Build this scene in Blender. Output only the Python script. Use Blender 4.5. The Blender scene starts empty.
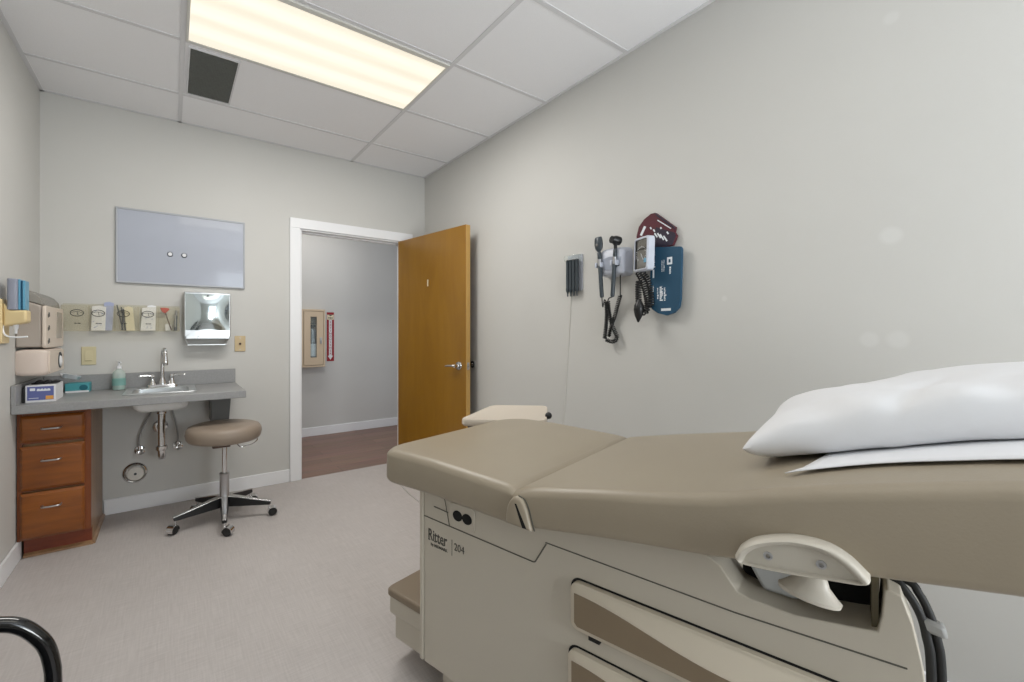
import bpy, math, random
from mathutils import Vector, Matrix
random.seed(4)
S = bpy.context.scene
C = S.collection
PI = math.pi
V = Vector

# ------------------------------------------------------------------ materials
def lin(c):
    return tuple(((x/255)/12.92 if x/255 <= .04045 else ((x/255+.055)/1.055)**2.4) for x in c)

def newmat(name):
    m = bpy.data.materials.new(name); m.use_nodes = True
    n = m.node_tree.nodes; l = m.node_tree.links
    return m, n, l, n['Principled BSDF']

def mat(name, col, rough=.5, metal=0, bump=0, bscale=200, var=0, vscale=6, stretch=(1,1,1), coat=0, trans=0, emit=None, estr=0, ior=1.45, spec=None, alpha=1):
    """plain procedural surface: base colour with slight noise variation and a fine bump"""
    m, n, l, p = newmat(name)
    c = lin(col)
    p.inputs['Base Color'].default_value = (*c, 1)
    p.inputs['Roughness'].default_value = rough
    p.inputs['Metallic'].default_value = metal
    p.inputs['IOR'].default_value = ior
    p.inputs['Coat Weight'].default_value = coat
    p.inputs['Transmission Weight'].default_value = trans
    p.inputs['Alpha'].default_value = alpha
    if spec is not None: p.inputs['Specular IOR Level'].default_value = spec
    if emit:
        p.inputs['Emission Color'].default_value = (*lin(emit), 1); p.inputs['Emission Strength'].default_value = estr
    tc = n.new('ShaderNodeTexCoord'); mp = n.new('ShaderNodeMapping'); mp.inputs['Scale'].default_value = stretch
    l.new(tc.outputs['Object'], mp.inputs['Vector'])
    if var:
        t = n.new('ShaderNodeTexNoise'); t.inputs['Scale'].default_value = vscale; t.inputs['Detail'].default_value = 5
        l.new(mp.outputs[0], t.inputs['Vector'])
        r = n.new('ShaderNodeValToRGB')
        r.color_ramp.elements[0].position = .3; r.color_ramp.elements[1].position = .7
        r.color_ramp.elements[0].color = (*[max(0, x*(1-var)) for x in c], 1)
        r.color_ramp.elements[1].color = (*[min(1, x*(1+var)) for x in c], 1)
        l.new(t.outputs['Fac'], r.inputs['Fac']); l.new(r.outputs['Color'], p.inputs['Base Color'])
    if bump:
        t2 = n.new('ShaderNodeTexNoise'); t2.inputs['Scale'].default_value = bscale; t2.inputs['Detail'].default_value = 3
        l.new(mp.outputs[0], t2.inputs['Vector'])
        b = n.new('ShaderNodeBump'); b.inputs['Strength'].default_value = bump; b.inputs['Distance'].default_value = .002
        l.new(t2.outputs['Fac'], b.inputs['Height']); l.new(b.outputs['Normal'], p.inputs['Normal'])
    return m

def wood(name, dark, light, stretch, rough=.35, scale=5, coat=.2, wav=.35):
    m, n, l, p = newmat(name)
    tc = n.new('ShaderNodeTexCoord'); mp = n.new('ShaderNodeMapping'); mp.inputs['Scale'].default_value = stretch
    l.new(tc.outputs['Object'], mp.inputs['Vector'])
    t = n.new('ShaderNodeTexNoise'); t.inputs['Scale'].default_value = scale; t.inputs['Detail'].default_value = 8; t.inputs['Distortion'].default_value = wav
    t.inputs['Roughness'].default_value = .6
    l.new(mp.outputs[0], t.inputs['Vector'])
    r = n.new('ShaderNodeValToRGB'); r.color_ramp.elements[0].position = .3; r.color_ramp.elements[1].position = .72
    r.color_ramp.elements[0].color = (*lin(dark), 1); r.color_ramp.elements[1].color = (*lin(light), 1)
    l.new(t.outputs['Fac'], r.inputs['Fac']); l.new(r.outputs['Color'], p.inputs['Base Color'])
    p.inputs['Roughness'].default_value = rough; p.inputs['Coat Weight'].default_value = coat; p.inputs['Coat Roughness'].default_value = .2
    return m

def glassy(name, col, clear=.85, rough=.05):
    """thin clear plastic sheet: mostly see-through with a gloss"""
    m, n, l, p = newmat(name)
    tr = n.new('ShaderNodeBsdfTransparent'); tr.inputs['Color'].default_value = (*lin(col), 1)
    mx = n.new('ShaderNodeMixShader'); mx.inputs['Fac'].default_value = 1-clear
    p.inputs['Base Color'].default_value = (*lin(col), 1); p.inputs['Roughness'].default_value = rough
    l.new(tr.outputs[0], mx.inputs[1]); l.new(p.outputs[0], mx.inputs[2])
    l.new(mx.outputs[0], n['Material Output'].inputs['Surface'])
    return m

def wall_paint(name, col, spots=()):
    """matt paint; optional lighter spackle patches at given object-space points (centre, radius)"""
    m, n, l, p = newmat(name)
    c = lin(col)
    tc = n.new('ShaderNodeTexCoord')
    t = n.new('ShaderNodeTexNoise'); t.inputs['Scale'].default_value = 1.3; t.inputs['Detail'].default_value = 4
    l.new(tc.outputs['Object'], t.inputs['Vector'])
    r = n.new('ShaderNodeValToRGB'); r.color_ramp.elements[0].position = .3; r.color_ramp.elements[1].position = .7
    r.color_ramp.elements[0].color = (*[x*.975 for x in c], 1); r.color_ramp.elements[1].color = (*[x*1.02 for x in c], 1)
    l.new(t.outputs['Fac'], r.inputs['Fac']); out = r.outputs['Color']
    for (ctr, rad, amt) in spots:
        d = n.new('ShaderNodeVectorMath'); d.operation = 'DISTANCE'; d.inputs[1].default_value = ctr
        nz = n.new('ShaderNodeTexNoise'); nz.inputs['Scale'].default_value = 9; l.new(tc.outputs['Object'], nz.inputs['Vector'])
        ad = n.new('ShaderNodeMath'); ad.operation = 'MULTIPLY_ADD'; ad.inputs[1].default_value = rad*.9; 
        l.new(nz.outputs['Fac'], ad.inputs[0]); l.new(tc.outputs['Object'], d.inputs[0]); l.new(d.outputs['Value'], ad.inputs[2])
        mr = n.new('ShaderNodeMapRange'); mr.inputs['From Min'].default_value = rad*1.65; mr.inputs['From Max'].default_value = rad*1.15
        mr.inputs['To Min'].default_value = 0; mr.inputs['To Max'].default_value = amt
        l.new(ad.outputs[0], mr.inputs['Value'])
        mx = n.new('ShaderNodeMix'); mx.data_type = 'RGBA'; mx.inputs['B'].default_value = (.86, .86, .85, 1)
        l.new(mr.outputs[0], mx.inputs['Factor']); l.new(out, mx.inputs['A']); out = mx.outputs['Result']
    l.new(out, p.inputs['Base Color'])
    p.inputs['Roughness'].default_value = .6; p.inputs['Specular IOR Level'].default_value = .3
    b = n.new('ShaderNodeBump'); b.inputs['Strength'].default_value = .12; b.inputs['Distance'].default_value = .002
    t2 = n.new('ShaderNodeTexNoise'); t2.inputs['Scale'].default_value = 160
    l.new(tc.outputs['Object'], t2.inputs['Vector']); l.new(t2.outputs['Fac'], b.inputs['Height']); l.new(b.outputs[0], p.inputs['Normal'])
    return m

def floor_mat():
    m, n, l, p = newmat('woven_vinyl_floor')
    tc = n.new('ShaderNodeTexCoord')
    def nz(stretch, scale, det=4):
        mp = n.new('ShaderNodeMapping'); mp.inputs['Scale'].default_value = stretch; l.new(tc.outputs['Object'], mp.inputs['Vector'])
        t = n.new('ShaderNodeTexNoise'); t.inputs['Scale'].default_value = scale; t.inputs['Detail'].default_value = det
        l.new(mp.outputs[0], t.inputs['Vector']); return t.outputs['Fac']
    a = nz((1, .05, 1), 170); b = nz((.05, 1, 1), 170); c = nz((1, 1, 1), 2.2)
    s1 = n.new('ShaderNodeMath'); s1.operation = 'ADD'; l.new(a, s1.inputs[0]); l.new(b, s1.inputs[1])
    s2 = n.new('ShaderNodeMath'); s2.operation = 'MULTIPLY_ADD'; s2.inputs[1].default_value = .5; l.new(c, s2.inputs[0]); l.new(s1.outputs[0], s2.inputs[2])
    mr = n.new('ShaderNodeMapRange'); mr.inputs['From Min'].default_value = .85; mr.inputs['From Max'].default_value = 1.65; l.new(s2.outputs[0], mr.inputs['Value'])
    r = n.new('ShaderNodeValToRGB')
    r.color_ramp.elements[0].color = (*lin((172, 166, 163)), 1); r.color_ramp.elements[1].color = (*lin((192, 186, 183)), 1)
    l.new(mr.outputs[0], r.inputs['Fac']); l.new(r.outputs['Color'], p.inputs['Base Color'])
    p.inputs['Roughness'].default_value = .55
    bp = n.new('ShaderNodeBump'); bp.inputs['Strength'].default_value = .15; bp.inputs['Distance'].default_value = .001
    l.new(s1.outputs[0], bp.inputs['Height']); l.new(bp.outputs[0], p.inputs['Normal'])
    return m

def plank_mat():
    m, n, l, p = newmat('hall_plank_floor')
    tc = n.new('ShaderNodeTexCoord')
    br = n.new('ShaderNodeTexBrick'); br.inputs['Scale'].default_value = 1
    br.inputs['Brick Width'].default_value = 1.2; br.inputs['Row Height'].default_value = .15; br.inputs['Mortar Size'].default_value = .0015
    br.inputs['Color1'].default_value = (*lin((142, 106, 88)), 1); br.inputs['Color2'].default_value = (*lin((122, 92, 78)), 1); br.inputs['Mortar'].default_value = (*lin((80, 58, 52)), 1)
    l.new(tc.outputs['Object'], br.inputs['Vector'])
    mp = n.new('ShaderNodeMapping'); mp.inputs['Scale'].default_value = (1, 14, 1); l.new(tc.outputs['Object'], mp.inputs['Vector'])
    t = n.new('ShaderNodeTexNoise'); t.inputs['Scale'].default_value = 3; t.inputs['Detail'].default_value = 7; l.new(mp.outputs[0], t.inputs['Vector'])
    mx = n.new('ShaderNodeMix'); mx.data_type = 'RGBA'; mx.blend_type = 'OVERLAY'; mx.inputs['Factor'].default_value = .45
    l.new(br.outputs['Color'], mx.inputs['A']); l.new(t.outputs['Color'], mx.inputs['B'])
    hs = n.new('ShaderNodeHueSaturation'); hs.inputs['Saturation'].default_value = .82; l.new(mx.outputs['Result'], hs.inputs['Color'])
    l.new(hs.outputs[0], p.inputs['Base Color']); p.inputs['Roughness'].default_value = .45
    return m

WALL = (202, 201, 197)
def lens_mat():
    """prismatic diffuser in front of four tubes: glows in soft long bands"""
    m, n, l, p = newmat('light_lens')
    tc = n.new('ShaderNodeTexCoord'); sp = n.new('ShaderNodeSeparateXYZ'); l.new(tc.outputs['Object'], sp.inputs[0])
    nz = n.new('ShaderNodeTexNoise'); mp = n.new('ShaderNodeMapping'); mp.inputs['Scale'].default_value = (1.2, 14, 1); l.new(tc.outputs['Object'], mp.inputs['Vector']); l.new(mp.outputs[0], nz.inputs['Vector']); nz.inputs['Scale'].default_value = 1.5
    a = n.new('ShaderNodeMath'); a.operation = 'MULTIPLY'; a.inputs[1].default_value = 2*PI/.17; l.new(sp.outputs['Y'], a.inputs[0])
    c = n.new('ShaderNodeMath'); c.operation = 'COSINE'; l.new(a.outputs[0], c.inputs[0])
    ad = n.new('ShaderNodeMath'); ad.operation = 'MULTIPLY_ADD'; ad.inputs[1].default_value = 2.2; l.new(nz.outputs['Fac'], ad.inputs[0]); l.new(c.outputs[0], ad.inputs[2])
    mr = n.new('ShaderNodeMapRange'); mr.inputs['From Min'].default_value = -.3; mr.inputs['From Max'].default_value = 2.3; mr.inputs['To Min'].default_value = .82; mr.inputs['To Max'].default_value = 1.06; l.new(ad.outputs[0], mr.inputs['Value'])
    p.inputs['Base Color'].default_value = (.25, .24, .2, 1); p.inputs['Emission Color'].default_value = (*lin((255, 246, 226)), 1)
    l.new(mr.outputs[0], p.inputs['Emission Strength']); p.inputs['Roughness'].default_value = .4
    return m
M = dict(
    wall=wall_paint('wall_paint', WALL),
    hallwall=wall_paint('hall_paint', (203, 202, 199)),
    floor=floor_mat(), plank=plank_mat(),
    tile=mat('ceiling_tile', (240, 240, 242), .9, bump=.5, bscale=260, var=.02, vscale=300),
    grid=mat('ceiling_grid_metal', (216, 216, 218), .5),
    white=mat('white_trim_paint', (236, 237, 239), .35),
    lens=lens_mat(),
    fixture=mat('light_frame_metal', (214, 213, 206), .4),
    ventdark=mat('vent_dark_metal', (88, 91, 86), .55, var=.1, vscale=60),
    ventback=mat('vent_shadow', (70, 73, 68), .8),
    door=wood('door_veneer', (134, 92, 8), (152, 108, 20), (4, 4, .7), .34, 1.6, .25, .6),
    dooredge=mat('door_edge', (190, 150, 84), .5),
    chrome=mat('chrome', (214, 214, 214), .12, 1),
    satin=mat('satin_nickel', (186, 186, 188), .28, 1),
    grey_plug=mat('brushed_plug', (214, 211, 204), .4, .3),
    steel=mat('brushed_stainless', (206, 209, 210), .3, .8, bump=.05, bscale=300, stretch=(1, 1, 20)),
    mirror=mat('polished_stainless', (206, 216, 218), .1, 1),
    board=mat('whiteboard_enamel', (176, 181, 193), .14, coat=.5),
    alu=mat('aluminium_frame', (172, 175, 180), .5, .2),
    counter=mat('grey_laminate', (146, 146, 146), .38, var=.06, vscale=120),
    bracket=mat('dark_grey_laminate', (96, 96, 94), .4),
    cabwood=wood('cabinet_wood', (108, 54, 10), (148, 84, 20), (1.0, 3, 9), .3, 2.4, .3),
    cabwoodv=wood('cabinet_wood_upright', (98, 45, 10), (132, 66, 18), (9, 9, 1.0), .3, 2.4, .3),
    cabside=wood('cabinet_side_veneer', (134, 100, 68), (156, 122, 88), (9, 4, .8), .4, 2, .1),
    cabdark=wood('cabinet_toe_wood', (92, 34, 12), (126, 54, 20), (1.5, 3, 9), .35, 2.4, .2),
    porcelain=mat('sink_white', (226, 226, 224), .2),
    ivory=mat('ivory_plastic', (206, 196, 160), .4), tan=mat('tan_plastic', (196, 174, 134), .4),
    cream=mat('cream_plastic', (222, 208, 194), .4), pink=mat('pinkish_cream_plastic', (214, 199, 188), .42),
    yellow=mat('yellowed_cream_plastic', (222, 200, 152), .4),
    smoke=mat('smoky_plastic', (172, 162, 152), .25, coat=.2), smokelid=glassy('smoky_clear_lid', (190, 186, 178), .45),
    bluegrey=mat('blue_grey_plastic', (142, 146, 160), .4), blue=mat('blue_plastic', (98, 160, 190), .35), bluedark=mat('deep_blue_plastic', (40, 98, 128), .35),
    black=mat('black_plastic', (26, 26, 27), .35), blackgloss=mat('black_gloss_paint', (14, 14, 15), .12, coat=.6),
    rubber=mat('black_rubber', (32, 32, 32), .6), dark=mat('dark_slate_plastic', (58, 66, 72), .35),
    acrylic=glassy('clear_acrylic', (251, 250, 246), .95), clear=glassy('clear_plastic', (244, 246, 244), .85),
    glass=glassy('window_glass', (240, 245, 246), .93, .02),
    paper=mat('white_paper', (232, 233, 236), .7), printblue=mat('blue_white_print', (168, 176, 206), .6), creampaper=mat('cream_paper', (222, 214, 186), .7),
    ink=mat('black_ink', (40, 42, 44), .6), red=mat('red_foam', (186, 66, 44), .6), brown=mat('brown_stick', (86, 66, 56), .5),
    boxwhite=mat('box_card', (226, 226, 228), .6), purple=mat('blue_purple_print', (98, 106, 160), .5), orange=mat('orange_print', (222, 160, 80), .5),
    teal=mat('teal_card', (72, 152, 160), .5), tealdark=mat('dark_teal_print', (24, 98, 112), .5), greencard=mat('green_card', (118, 160, 154), .55),
    soap=mat('green_soap', (110, 172, 158), .2, coat=.5), bottle=glassy('bottle_plastic', (232, 240, 236), .6),
    stoolvinyl=mat('stool_vinyl', (146, 132, 118), .42, bump=.1, bscale=180),
    vinyl=mat('taupe_vinyl', (154, 143, 125), .38, bump=.12, bscale=220, var=.02),
    vinyldark=mat('taupe_step_vinyl', (132, 118, 100), .5, bump=.1),
    shell=mat('cream_shell', (196, 189, 175), .42, bump=.04, bscale=400),
    brackcream=mat('bracket_cream', (196, 190, 178), .4),
    shellblue=mat('pale_grey_shell', (200, 203, 204), .38), drawerface=mat('drawer_cream', (206, 196, 178), .42),
    inset=mat('taupe_inset', (134, 118, 96), .5), gap=mat('black_gap', (16, 16, 16), .8), mech=mat('olive_steel', (92, 84, 62), .5),
    mediumgrey=mat('grey_tag', (150, 150, 148), .5), line=mat('seam_line', (94, 92, 84), .7), letter=mat('printed_grey', (84, 82, 76), .6),
    pillow=mat('white_pillowcase', (226, 226, 228), .75, bump=.15, bscale=60), sheet=mat('white_paper_sheet', (226, 227, 230), .7),
    devgrey=mat('pale_grey_plastic', (194, 199, 211), .35), scoop=mat('cool_grey_plastic', (160, 167, 181), .4),
    gaugeface=mat('silver_dial', (120, 118, 112), .12, .6, coat=.8), maroon=mat('maroon_nylon', (84, 32, 42), .65, bump=.2), navy=mat('dark_navy_nylon', (44, 36, 52), .65),
    cuffblue=mat('blue_nylon', (30, 72, 98), .6, bump=.15), print=mat('white_print', (222, 226, 230), .6),
    firecream=mat('beige_enamel', (206, 186, 160), .4), firegrey=mat('grey_enamel', (108, 108, 110), .5), signred=mat('sign_red', (150, 22, 34), .4),
    silver=mat('silver_enamel', (150, 150, 152), .3, .7), cord=mat('cream_cord', (216, 214, 208), .5), beige=mat('beige_cart', (206, 195, 180), .42),
    seatblack=mat('black_fabric', (34, 35, 38), .85, bump=.3), skyglass=glassy('daylight_glass', (244, 248, 250), .95, .02),
)

# ------------------------------------------------------------------ mesh builder
class MB:
    def __init__(s): s.v = []; s.f = []; s.mi = []; s.m = 0
    def add(s, vs, fs):
        o = len(s.v); s.v += [V(x) for x in vs]
        for f in fs: s.f.append([i+o for i in f]); s.mi.append(s.m)
        return s
    def box(s, x0, x1, y0, y1, z0, z1):
        vs = [(x, y, z) for z in (z0, z1) for y in (y0, y1) for x in (x0, x1)]
        return s.add(vs, [(0, 2, 3, 1), (4, 5, 7, 6), (0, 1, 5, 4), (2, 6, 7, 3), (0, 4, 6, 2), (1, 3, 7, 5)])
    def obox(s, c, ax, ay, az, hx, hy, hz):
        c, ax, ay, az = V(c), V(ax).normalized(), V(ay).normalized(), V(az).normalized()
        vs = [c+ax*(i*hx)+ay*(j*hy)+az*(k*hz) for k in (-1, 1) for j in (-1, 1) for i in (-1, 1)]
        return s.add(vs, [(0, 2, 3, 1), (4, 5, 7, 6), (0, 1, 5, 4), (2, 6, 7, 3), (0, 4, 6, 2), (1, 3, 7, 5)])
    def prism(s, pts, vec):
        pts = [V(p) for p in pts]; n = len(pts); vec = V(vec)
        fs = [tuple(range(n-1, -1, -1)), tuple(range(n, 2*n))]+[(i, (i+1) % n, n+(i+1) % n, n+i) for i in range(n)]
        return s.add(pts+[p+vec for p in pts], fs)
    def frame(s, outer, inner, vec):
        """ring between two same-length loops, pushed along vec"""
        n = len(outer); o = [V(p) for p in outer]; i_ = [V(p) for p in inner]; vec = V(vec)
        vs = o+i_+[p+vec for p in o]+[p+vec for p in i_]; fs = []
        for k in range(n):
            j = (k+1) % n
            fs += [(k, j, n+j, n+k), (2*n+k, 3*n+k, 3*n+j, 2*n+j), (k, 2*n+k, 2*n+j, j), (n+k, n+j, 3*n+j, 3*n+k)]
        return s.add(vs, fs)
    def lathe(s, prof, o, d=(0, 0, 1), n=24, sx=1, sy=1, xdir=None):
        """prof: (radius, height) pairs"""
        o = V(o); d = V(d).normalized()
        u = V(xdir).normalized() if xdir else (V((1, 0, 0)) if abs(d.x) < .9 else V((0, 1, 0)))
        u = (u-d*u.dot(d)).normalized(); w = d.cross(u)
        vs = []; fs = []
        for (r, h) in prof:
            for k in range(n):
                a = 2*PI*k/n; vs.append(o+d*h+u*(r*sx*math.cos(a))+w*(r*sy*math.sin(a)))
        for i in range(len(prof)-1):
            for k in range(n):
                fs.append((i*n+k, i*n+(k+1) % n, (i+1)*n+(k+1) % n, (i+1)*n+k))
        if prof[0][0] > 1e-6: fs.append(tuple(range(n-1, -1, -1)))
        if prof[-1][0] > 1e-6: fs.append(tuple((len(prof)-1)*n+k for k in range(n)))
        return s.add(vs, fs)
    def cyl(s, a, b, r, r2=None, n=20):
        a, b = V(a), V(b); return s.lathe([(r, 0), (r if r2 is None else r2, (b-a).length)], a, b-a, n)
    def ball(s, c, r, n=16, sx=1, sy=1, sz=1, d=(0, 0, 1)):
        k = 8; return s.lathe([(max(r*math.sin(PI*i/k), 1e-7), -sz*r*math.cos(PI*i/k)) for i in range(k+1)], c, d, n, sx, sy)
    def torus(s, c, d, R, r, n=24, m=8):
        d = V(d).normalized(); u = V((1, 0, 0)) if abs(d.x) < .9 else V((0, 1, 0)); u = (u-d*u.dot(d)).normalized(); w = d.cross(u)
        return s.tube([V(c)+u*(R*math.cos(2*PI*k/n))+w*(R*math.sin(2*PI*k/n)) for k in range(n)], r, m, closed=True)
    def tube(s, pts, r, n=10, closed=False, cap=True):
        pts = [V(p) for p in pts]; N = len(pts); vs = []; fs = []
        rs = r if isinstance(r, (list, tuple)) else [r]*N
        up = None
        for i in range(N):
            if closed: t = pts[(i+1) % N]-pts[i-1]
            else: t = pts[min(i+1, N-1)]-pts[max(i-1, 0)]
            t = t.normalized() if t.length > 1e-9 else V((0, 0, 1))
            if up is None: up = V((0, 0, 1)) if abs(t.z) < .9 else V((1, 0, 0))
            u = (up-t*up.dot(t))
            if u.length < 1e-4: u = V((1, 0, 0))-t*t.x
            u.normalize(); up = u; w = t.cross(u)
            for k in range(n):
                a = 2*PI*k/n; vs.append(pts[i]+(u*math.cos(a)+w*math.sin(a))*rs[i])
        for i in range(N if closed else N-1):
            for k in range(n):
                j = (i+1) % N
                fs.append((i*n+k, i*n+(k+1) % n, j*n+(k+1) % n, j*n+k))
        if cap and not closed: fs += [tuple(range(n-1, -1, -1)), tuple((N-1)*n+k for k in range(n))]
        return s.add(vs, fs)
    def rings(s, rings, capa=True, capb=True):
        n = len(rings[0]); vs = [p for r in rings for p in r]; fs = []
        for i in range(len(rings)-1):
            for k in range(n): fs.append((i*n+k, i*n+(k+1) % n, (i+1)*n+(k+1) % n, (i+1)*n+k))
        if capa: fs.append(tuple(range(n-1, -1, -1)))
        if capb: fs.append(tuple((len(rings)-1)*n+k for k in range(n)))
        return s.add(vs, fs)
    def text(s, body, o, xd, yd, size, depth=.0006, sx=1.0, align='LEFT', bold=0):
        cu = bpy.data.curves.new('t', 'FONT'); cu.body = body; cu.size = size; cu.extrude = depth; cu.resolution_u = 3; cu.align_x = align; cu.offset = bold
        ob = bpy.data.objects.new('t', cu); C.objects.link(ob)
        bpy.context.view_layer.update()
        me = bpy.data.meshes.new_from_object(ob.evaluated_get(bpy.context.evaluated_depsgraph_get()))
        o, xd, yd = V(o), V(xd).normalized(), V(yd).normalized(); zd = xd.cross(yd)
        s.add([o+xd*(v.co.x*sx)+yd*v.co.y+zd*v.co.z for v in me.vertices], [tuple(p.vertices) for p in me.polygons])
        bpy.data.objects.remove(ob); bpy.data.curves.remove(cu); bpy.data.meshes.remove(me)
        return s

def cr(pts, k=6, closed=False):
    """Catmull-Rom through points"""
    P = [V(p) if len(p) == 3 else V((p[0], p[1], 0)) for p in pts]; out = []; N = len(P)
    for i in range(N if closed else N-1):
        if closed: a, b, c, d = P[i-1], P[i], P[(i+1) % N], P[(i+2) % N]
        else: a, b, c, d = P[max(i-1, 0)], P[i], P[i+1], P[min(i+2, N-1)]
        for j in range(k):
            t = j/k; out.append(.5*((2*b)+(c-a)*t+(2*a-5*b+4*c-d)*t*t+(3*b-a-3*c+d)*t**3))
    if not closed: out.append(P[-1])
    return out

def rrect(x0, x1, y0, y1, r, k=6):
    """rounded rectangle outline, counter-clockwise 2-D points; r one radius or four (bl, br, tr, tl)"""
    R = r if isinstance(r, (list, tuple)) else [r]*4; out = []
    for (cx, cy, a0, q) in ((x0+R[0], y0+R[0], PI, R[0]), (x1-R[1], y0+R[1], 1.5*PI, R[1]), (x1-R[2], y1-R[2], 0, R[2]), (x0+R[3], y1-R[3], .5*PI, R[3])):
        for i in range(k+1):
            a = a0+.5*PI*i/k; out.append((cx+q*math.cos(a), cy+q*math.sin(a)))
    return out

INV = {}
def build(name, mb, m, parent=None, origin=None, bevel=0, seg=2, ang=40, sub=0, weld=0):
    me = bpy.data.meshes.new(name)
    if parent is not None: T = INV[parent.name]
    elif origin is not None: T = Matrix.Translation(-V(origin))
    else: T = Matrix.Identity(4)
    me.from_pydata([T @ v for v in mb.v], [], mb.f)
    for x in (m if isinstance(m, (list, tuple)) else [m]): me.materials.append(M[x])
    me.polygons.foreach_set('material_index', mb.mi)
    me.polygons.foreach_set('use_smooth', [True]*len(me.polygons))
    import bmesh
    bm = bmesh.new(); bm.from_mesh(me)
    if weld: bmesh.ops.remove_doubles(bm, verts=bm.verts, dist=weld)
    bmesh.ops.recalc_face_normals(bm, faces=bm.faces); bm.to_mesh(me); bm.free()
    me.set_sharp_from_angle(angle=math.radians(ang)); me.update()
    o = bpy.data.objects.new(name, me); C.objects.link(o)
    if parent is not None: o.parent = parent; INV[o.name] = T
    else:
        if origin is not None: o.location = origin
        INV[o.name] = T
    if bevel:
        b = o.modifiers.new('bevel', 'BEVEL'); b.width = bevel; b.segments = seg; b.limit_method = 'ANGLE'; b.angle_limit = math.radians(35)
    if sub:
        b = o.modifiers.new('smooth', 'SUBSURF'); b.levels = b.render_levels = sub
    return o
def tag(o, label, cat, group=None):
    o['label'] = label; o['category'] = cat
    if group: o['group'] = group
    return o
def thing(name, label, cat, loc, rz=0, group=None, local=False):
    o = bpy.data.objects.new(name, None); C.objects.link(o); o.location = loc; o.rotation_euler = (0, 0, rz); o.empty_display_size = .05
    mw = Matrix.Translation(V(loc)) @ Matrix.Rotation(rz, 4, 'Z')
    INV[o.name] = Matrix.Identity(4) if local else mw.inverted()
    return tag(o, label, cat, group)
def solo(name, mb, m, loc, label, cat, group=None, **k):
    return tag(build(name, mb, m, None, loc, **k), label, cat, group)
def struct(name, mb, m, **k):
    o = build(name, mb, m, None, **k); o['kind'] = 'structure'; return o
def copy_tree(o, parent=None):
    c = o.copy(); C.objects.link(c); INV[c.name] = INV[o.name]
    if parent: c.parent = parent
    for ch in list(o.children): copy_tree(ch, c)
    return c

# ------------------------------------------------------------------ room
L, R, D, F_, H = -.659, 1.974, 3.715, -1.5, 2.658
DX0, DX1, DZ = .845, 1.76, 2.02          # doorway
HY = 5.205                                # far wall of the hall
TK = .12
struct('floor', MB().box(L-TK, R+TK, F_-TK, D+.005, -.1, 0), 'floor')
struct('floor_hall', MB().box(-.8, 4.0, D+.005, HY+.1, -.1, 0), 'plank')
struct('wall_left', MB().box(L-TK, L, F_-TK, D+TK, 0, H+.1), 'wall')
rw = struct('wall_right', MB().box(R, R+TK, F_-TK, D+TK, 0, H+.1), 'wall')
rw.data.materials[0] = wall_paint('wall_paint_patched', WALL, [((R, .408, 1.508), .030, .17), ((R, .467, 1.156), .024, .14), ((R, .391, 1.157), .028, .14), ((R, .408, 2.235), .022, .12), ((R, .95, 1.33), .014, .15)])
struct('wall_back', MB().box(L, DX0, D, D+TK, 0, H+.1).box(DX1, R, D, D+TK, 0, H+.1).box(DX0, DX1, D, D+TK, DZ, H+.1), 'wall')
WX0, WX1, WZ0, WZ1 = .6, 1.85, .55, 2.3    # window behind the camera
struct('wall_front', MB().box(L, WX0, F_-TK, F_, 0, H+.1).box(WX1, R, F_-TK, F_, 0, H+.1).box(WX0, WX1, F_-TK, F_, 0, WZ0).box(WX0, WX1, F_-TK, F_, WZ1, H+.1), 'wall')
w = MB()
for a, b, c, d in ((WX0, WX1, WZ0, WZ0+.05), (WX0, WX1, WZ1-.05, WZ1), (WX0, WX0+.05, WZ0+.05, WZ1-.05), (WX1-.05, WX1, WZ0+.05, WZ1-.05), ((WX0+WX1)/2-.02, (WX0+WX1)/2+.02, WZ0+.05, WZ1-.05)):
    w.box(a, b, F_-.09, F_-.03, c, d)
win = struct('window_1', w, 'white')
build('window_pane', MB().box(WX0+.05, WX1-.05, F_-.063, F_-.057, WZ0+.05, WZ1-.05), 'skyglass', win)
struct('wall_hall', MB().box(-.8, 4.0, HY, HY+.1, 0, H+.1), 'hallwall')
struct('wall_hall_left', MB().box(-.9, -.8, D+TK, HY+.1, 0, H+.1), 'hallwall')
struct('wall_hall_right', MB().box(2.72, 2.82, D+TK, HY, 0, H+.1), 'hallwall')
struct('ceiling', MB().box(L-TK, R+TK, F_-TK, D+TK, H, H+.1), 'tile')
struct('ceiling_hall', MB().box(-.9, 4.0, D+TK, HY+.1, H, H+.1), 'tile')
GX = [.045-1.22, .045, .045+1.22]; GY0 = 2.66
g = MB()
bw = .0115
xs = [x for x in GX if L < x < R]; ys = [GY0+.61*k for k in range(-7, 2) if F_ < GY0+.61*k < D]
for x in xs: g.box(x-bw, x+bw, F_, D, H-.004, H)
for y in ys: g.box(L, R, y-bw, y+bw, H-.0035, H)
for a in ((L, L+.02, F_, D), (R-.02, R, F_, D), (L, R, D-.02, D), (L, R, F_, F_+.02)): g.box(*a, H-.004, H)
struct('trim_1', g, 'grid')
# baseboards
def bb(name, pts):
    b = MB()
    for (x0, x1, y0, y1) in pts: b.box(x0, x1, y0, y1, 0, .1)
    struct(name, b, 'white', bevel=.004)
bb('baseboard_left', [(L, L+.014, F_, 3.255)])
bb('baseboard_back', [(-.36, DX0-.08, D-.014, D), (DX1+.08, R, D-.014, D)])
bb('baseboard_right', [(R-.014, R, F_, D-.014)])
bb('baseboard_front', [(L, R, F_, F_+.014)])
bb('baseboard_hall', [(-.8, 2.72, HY-.014, HY)])
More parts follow.
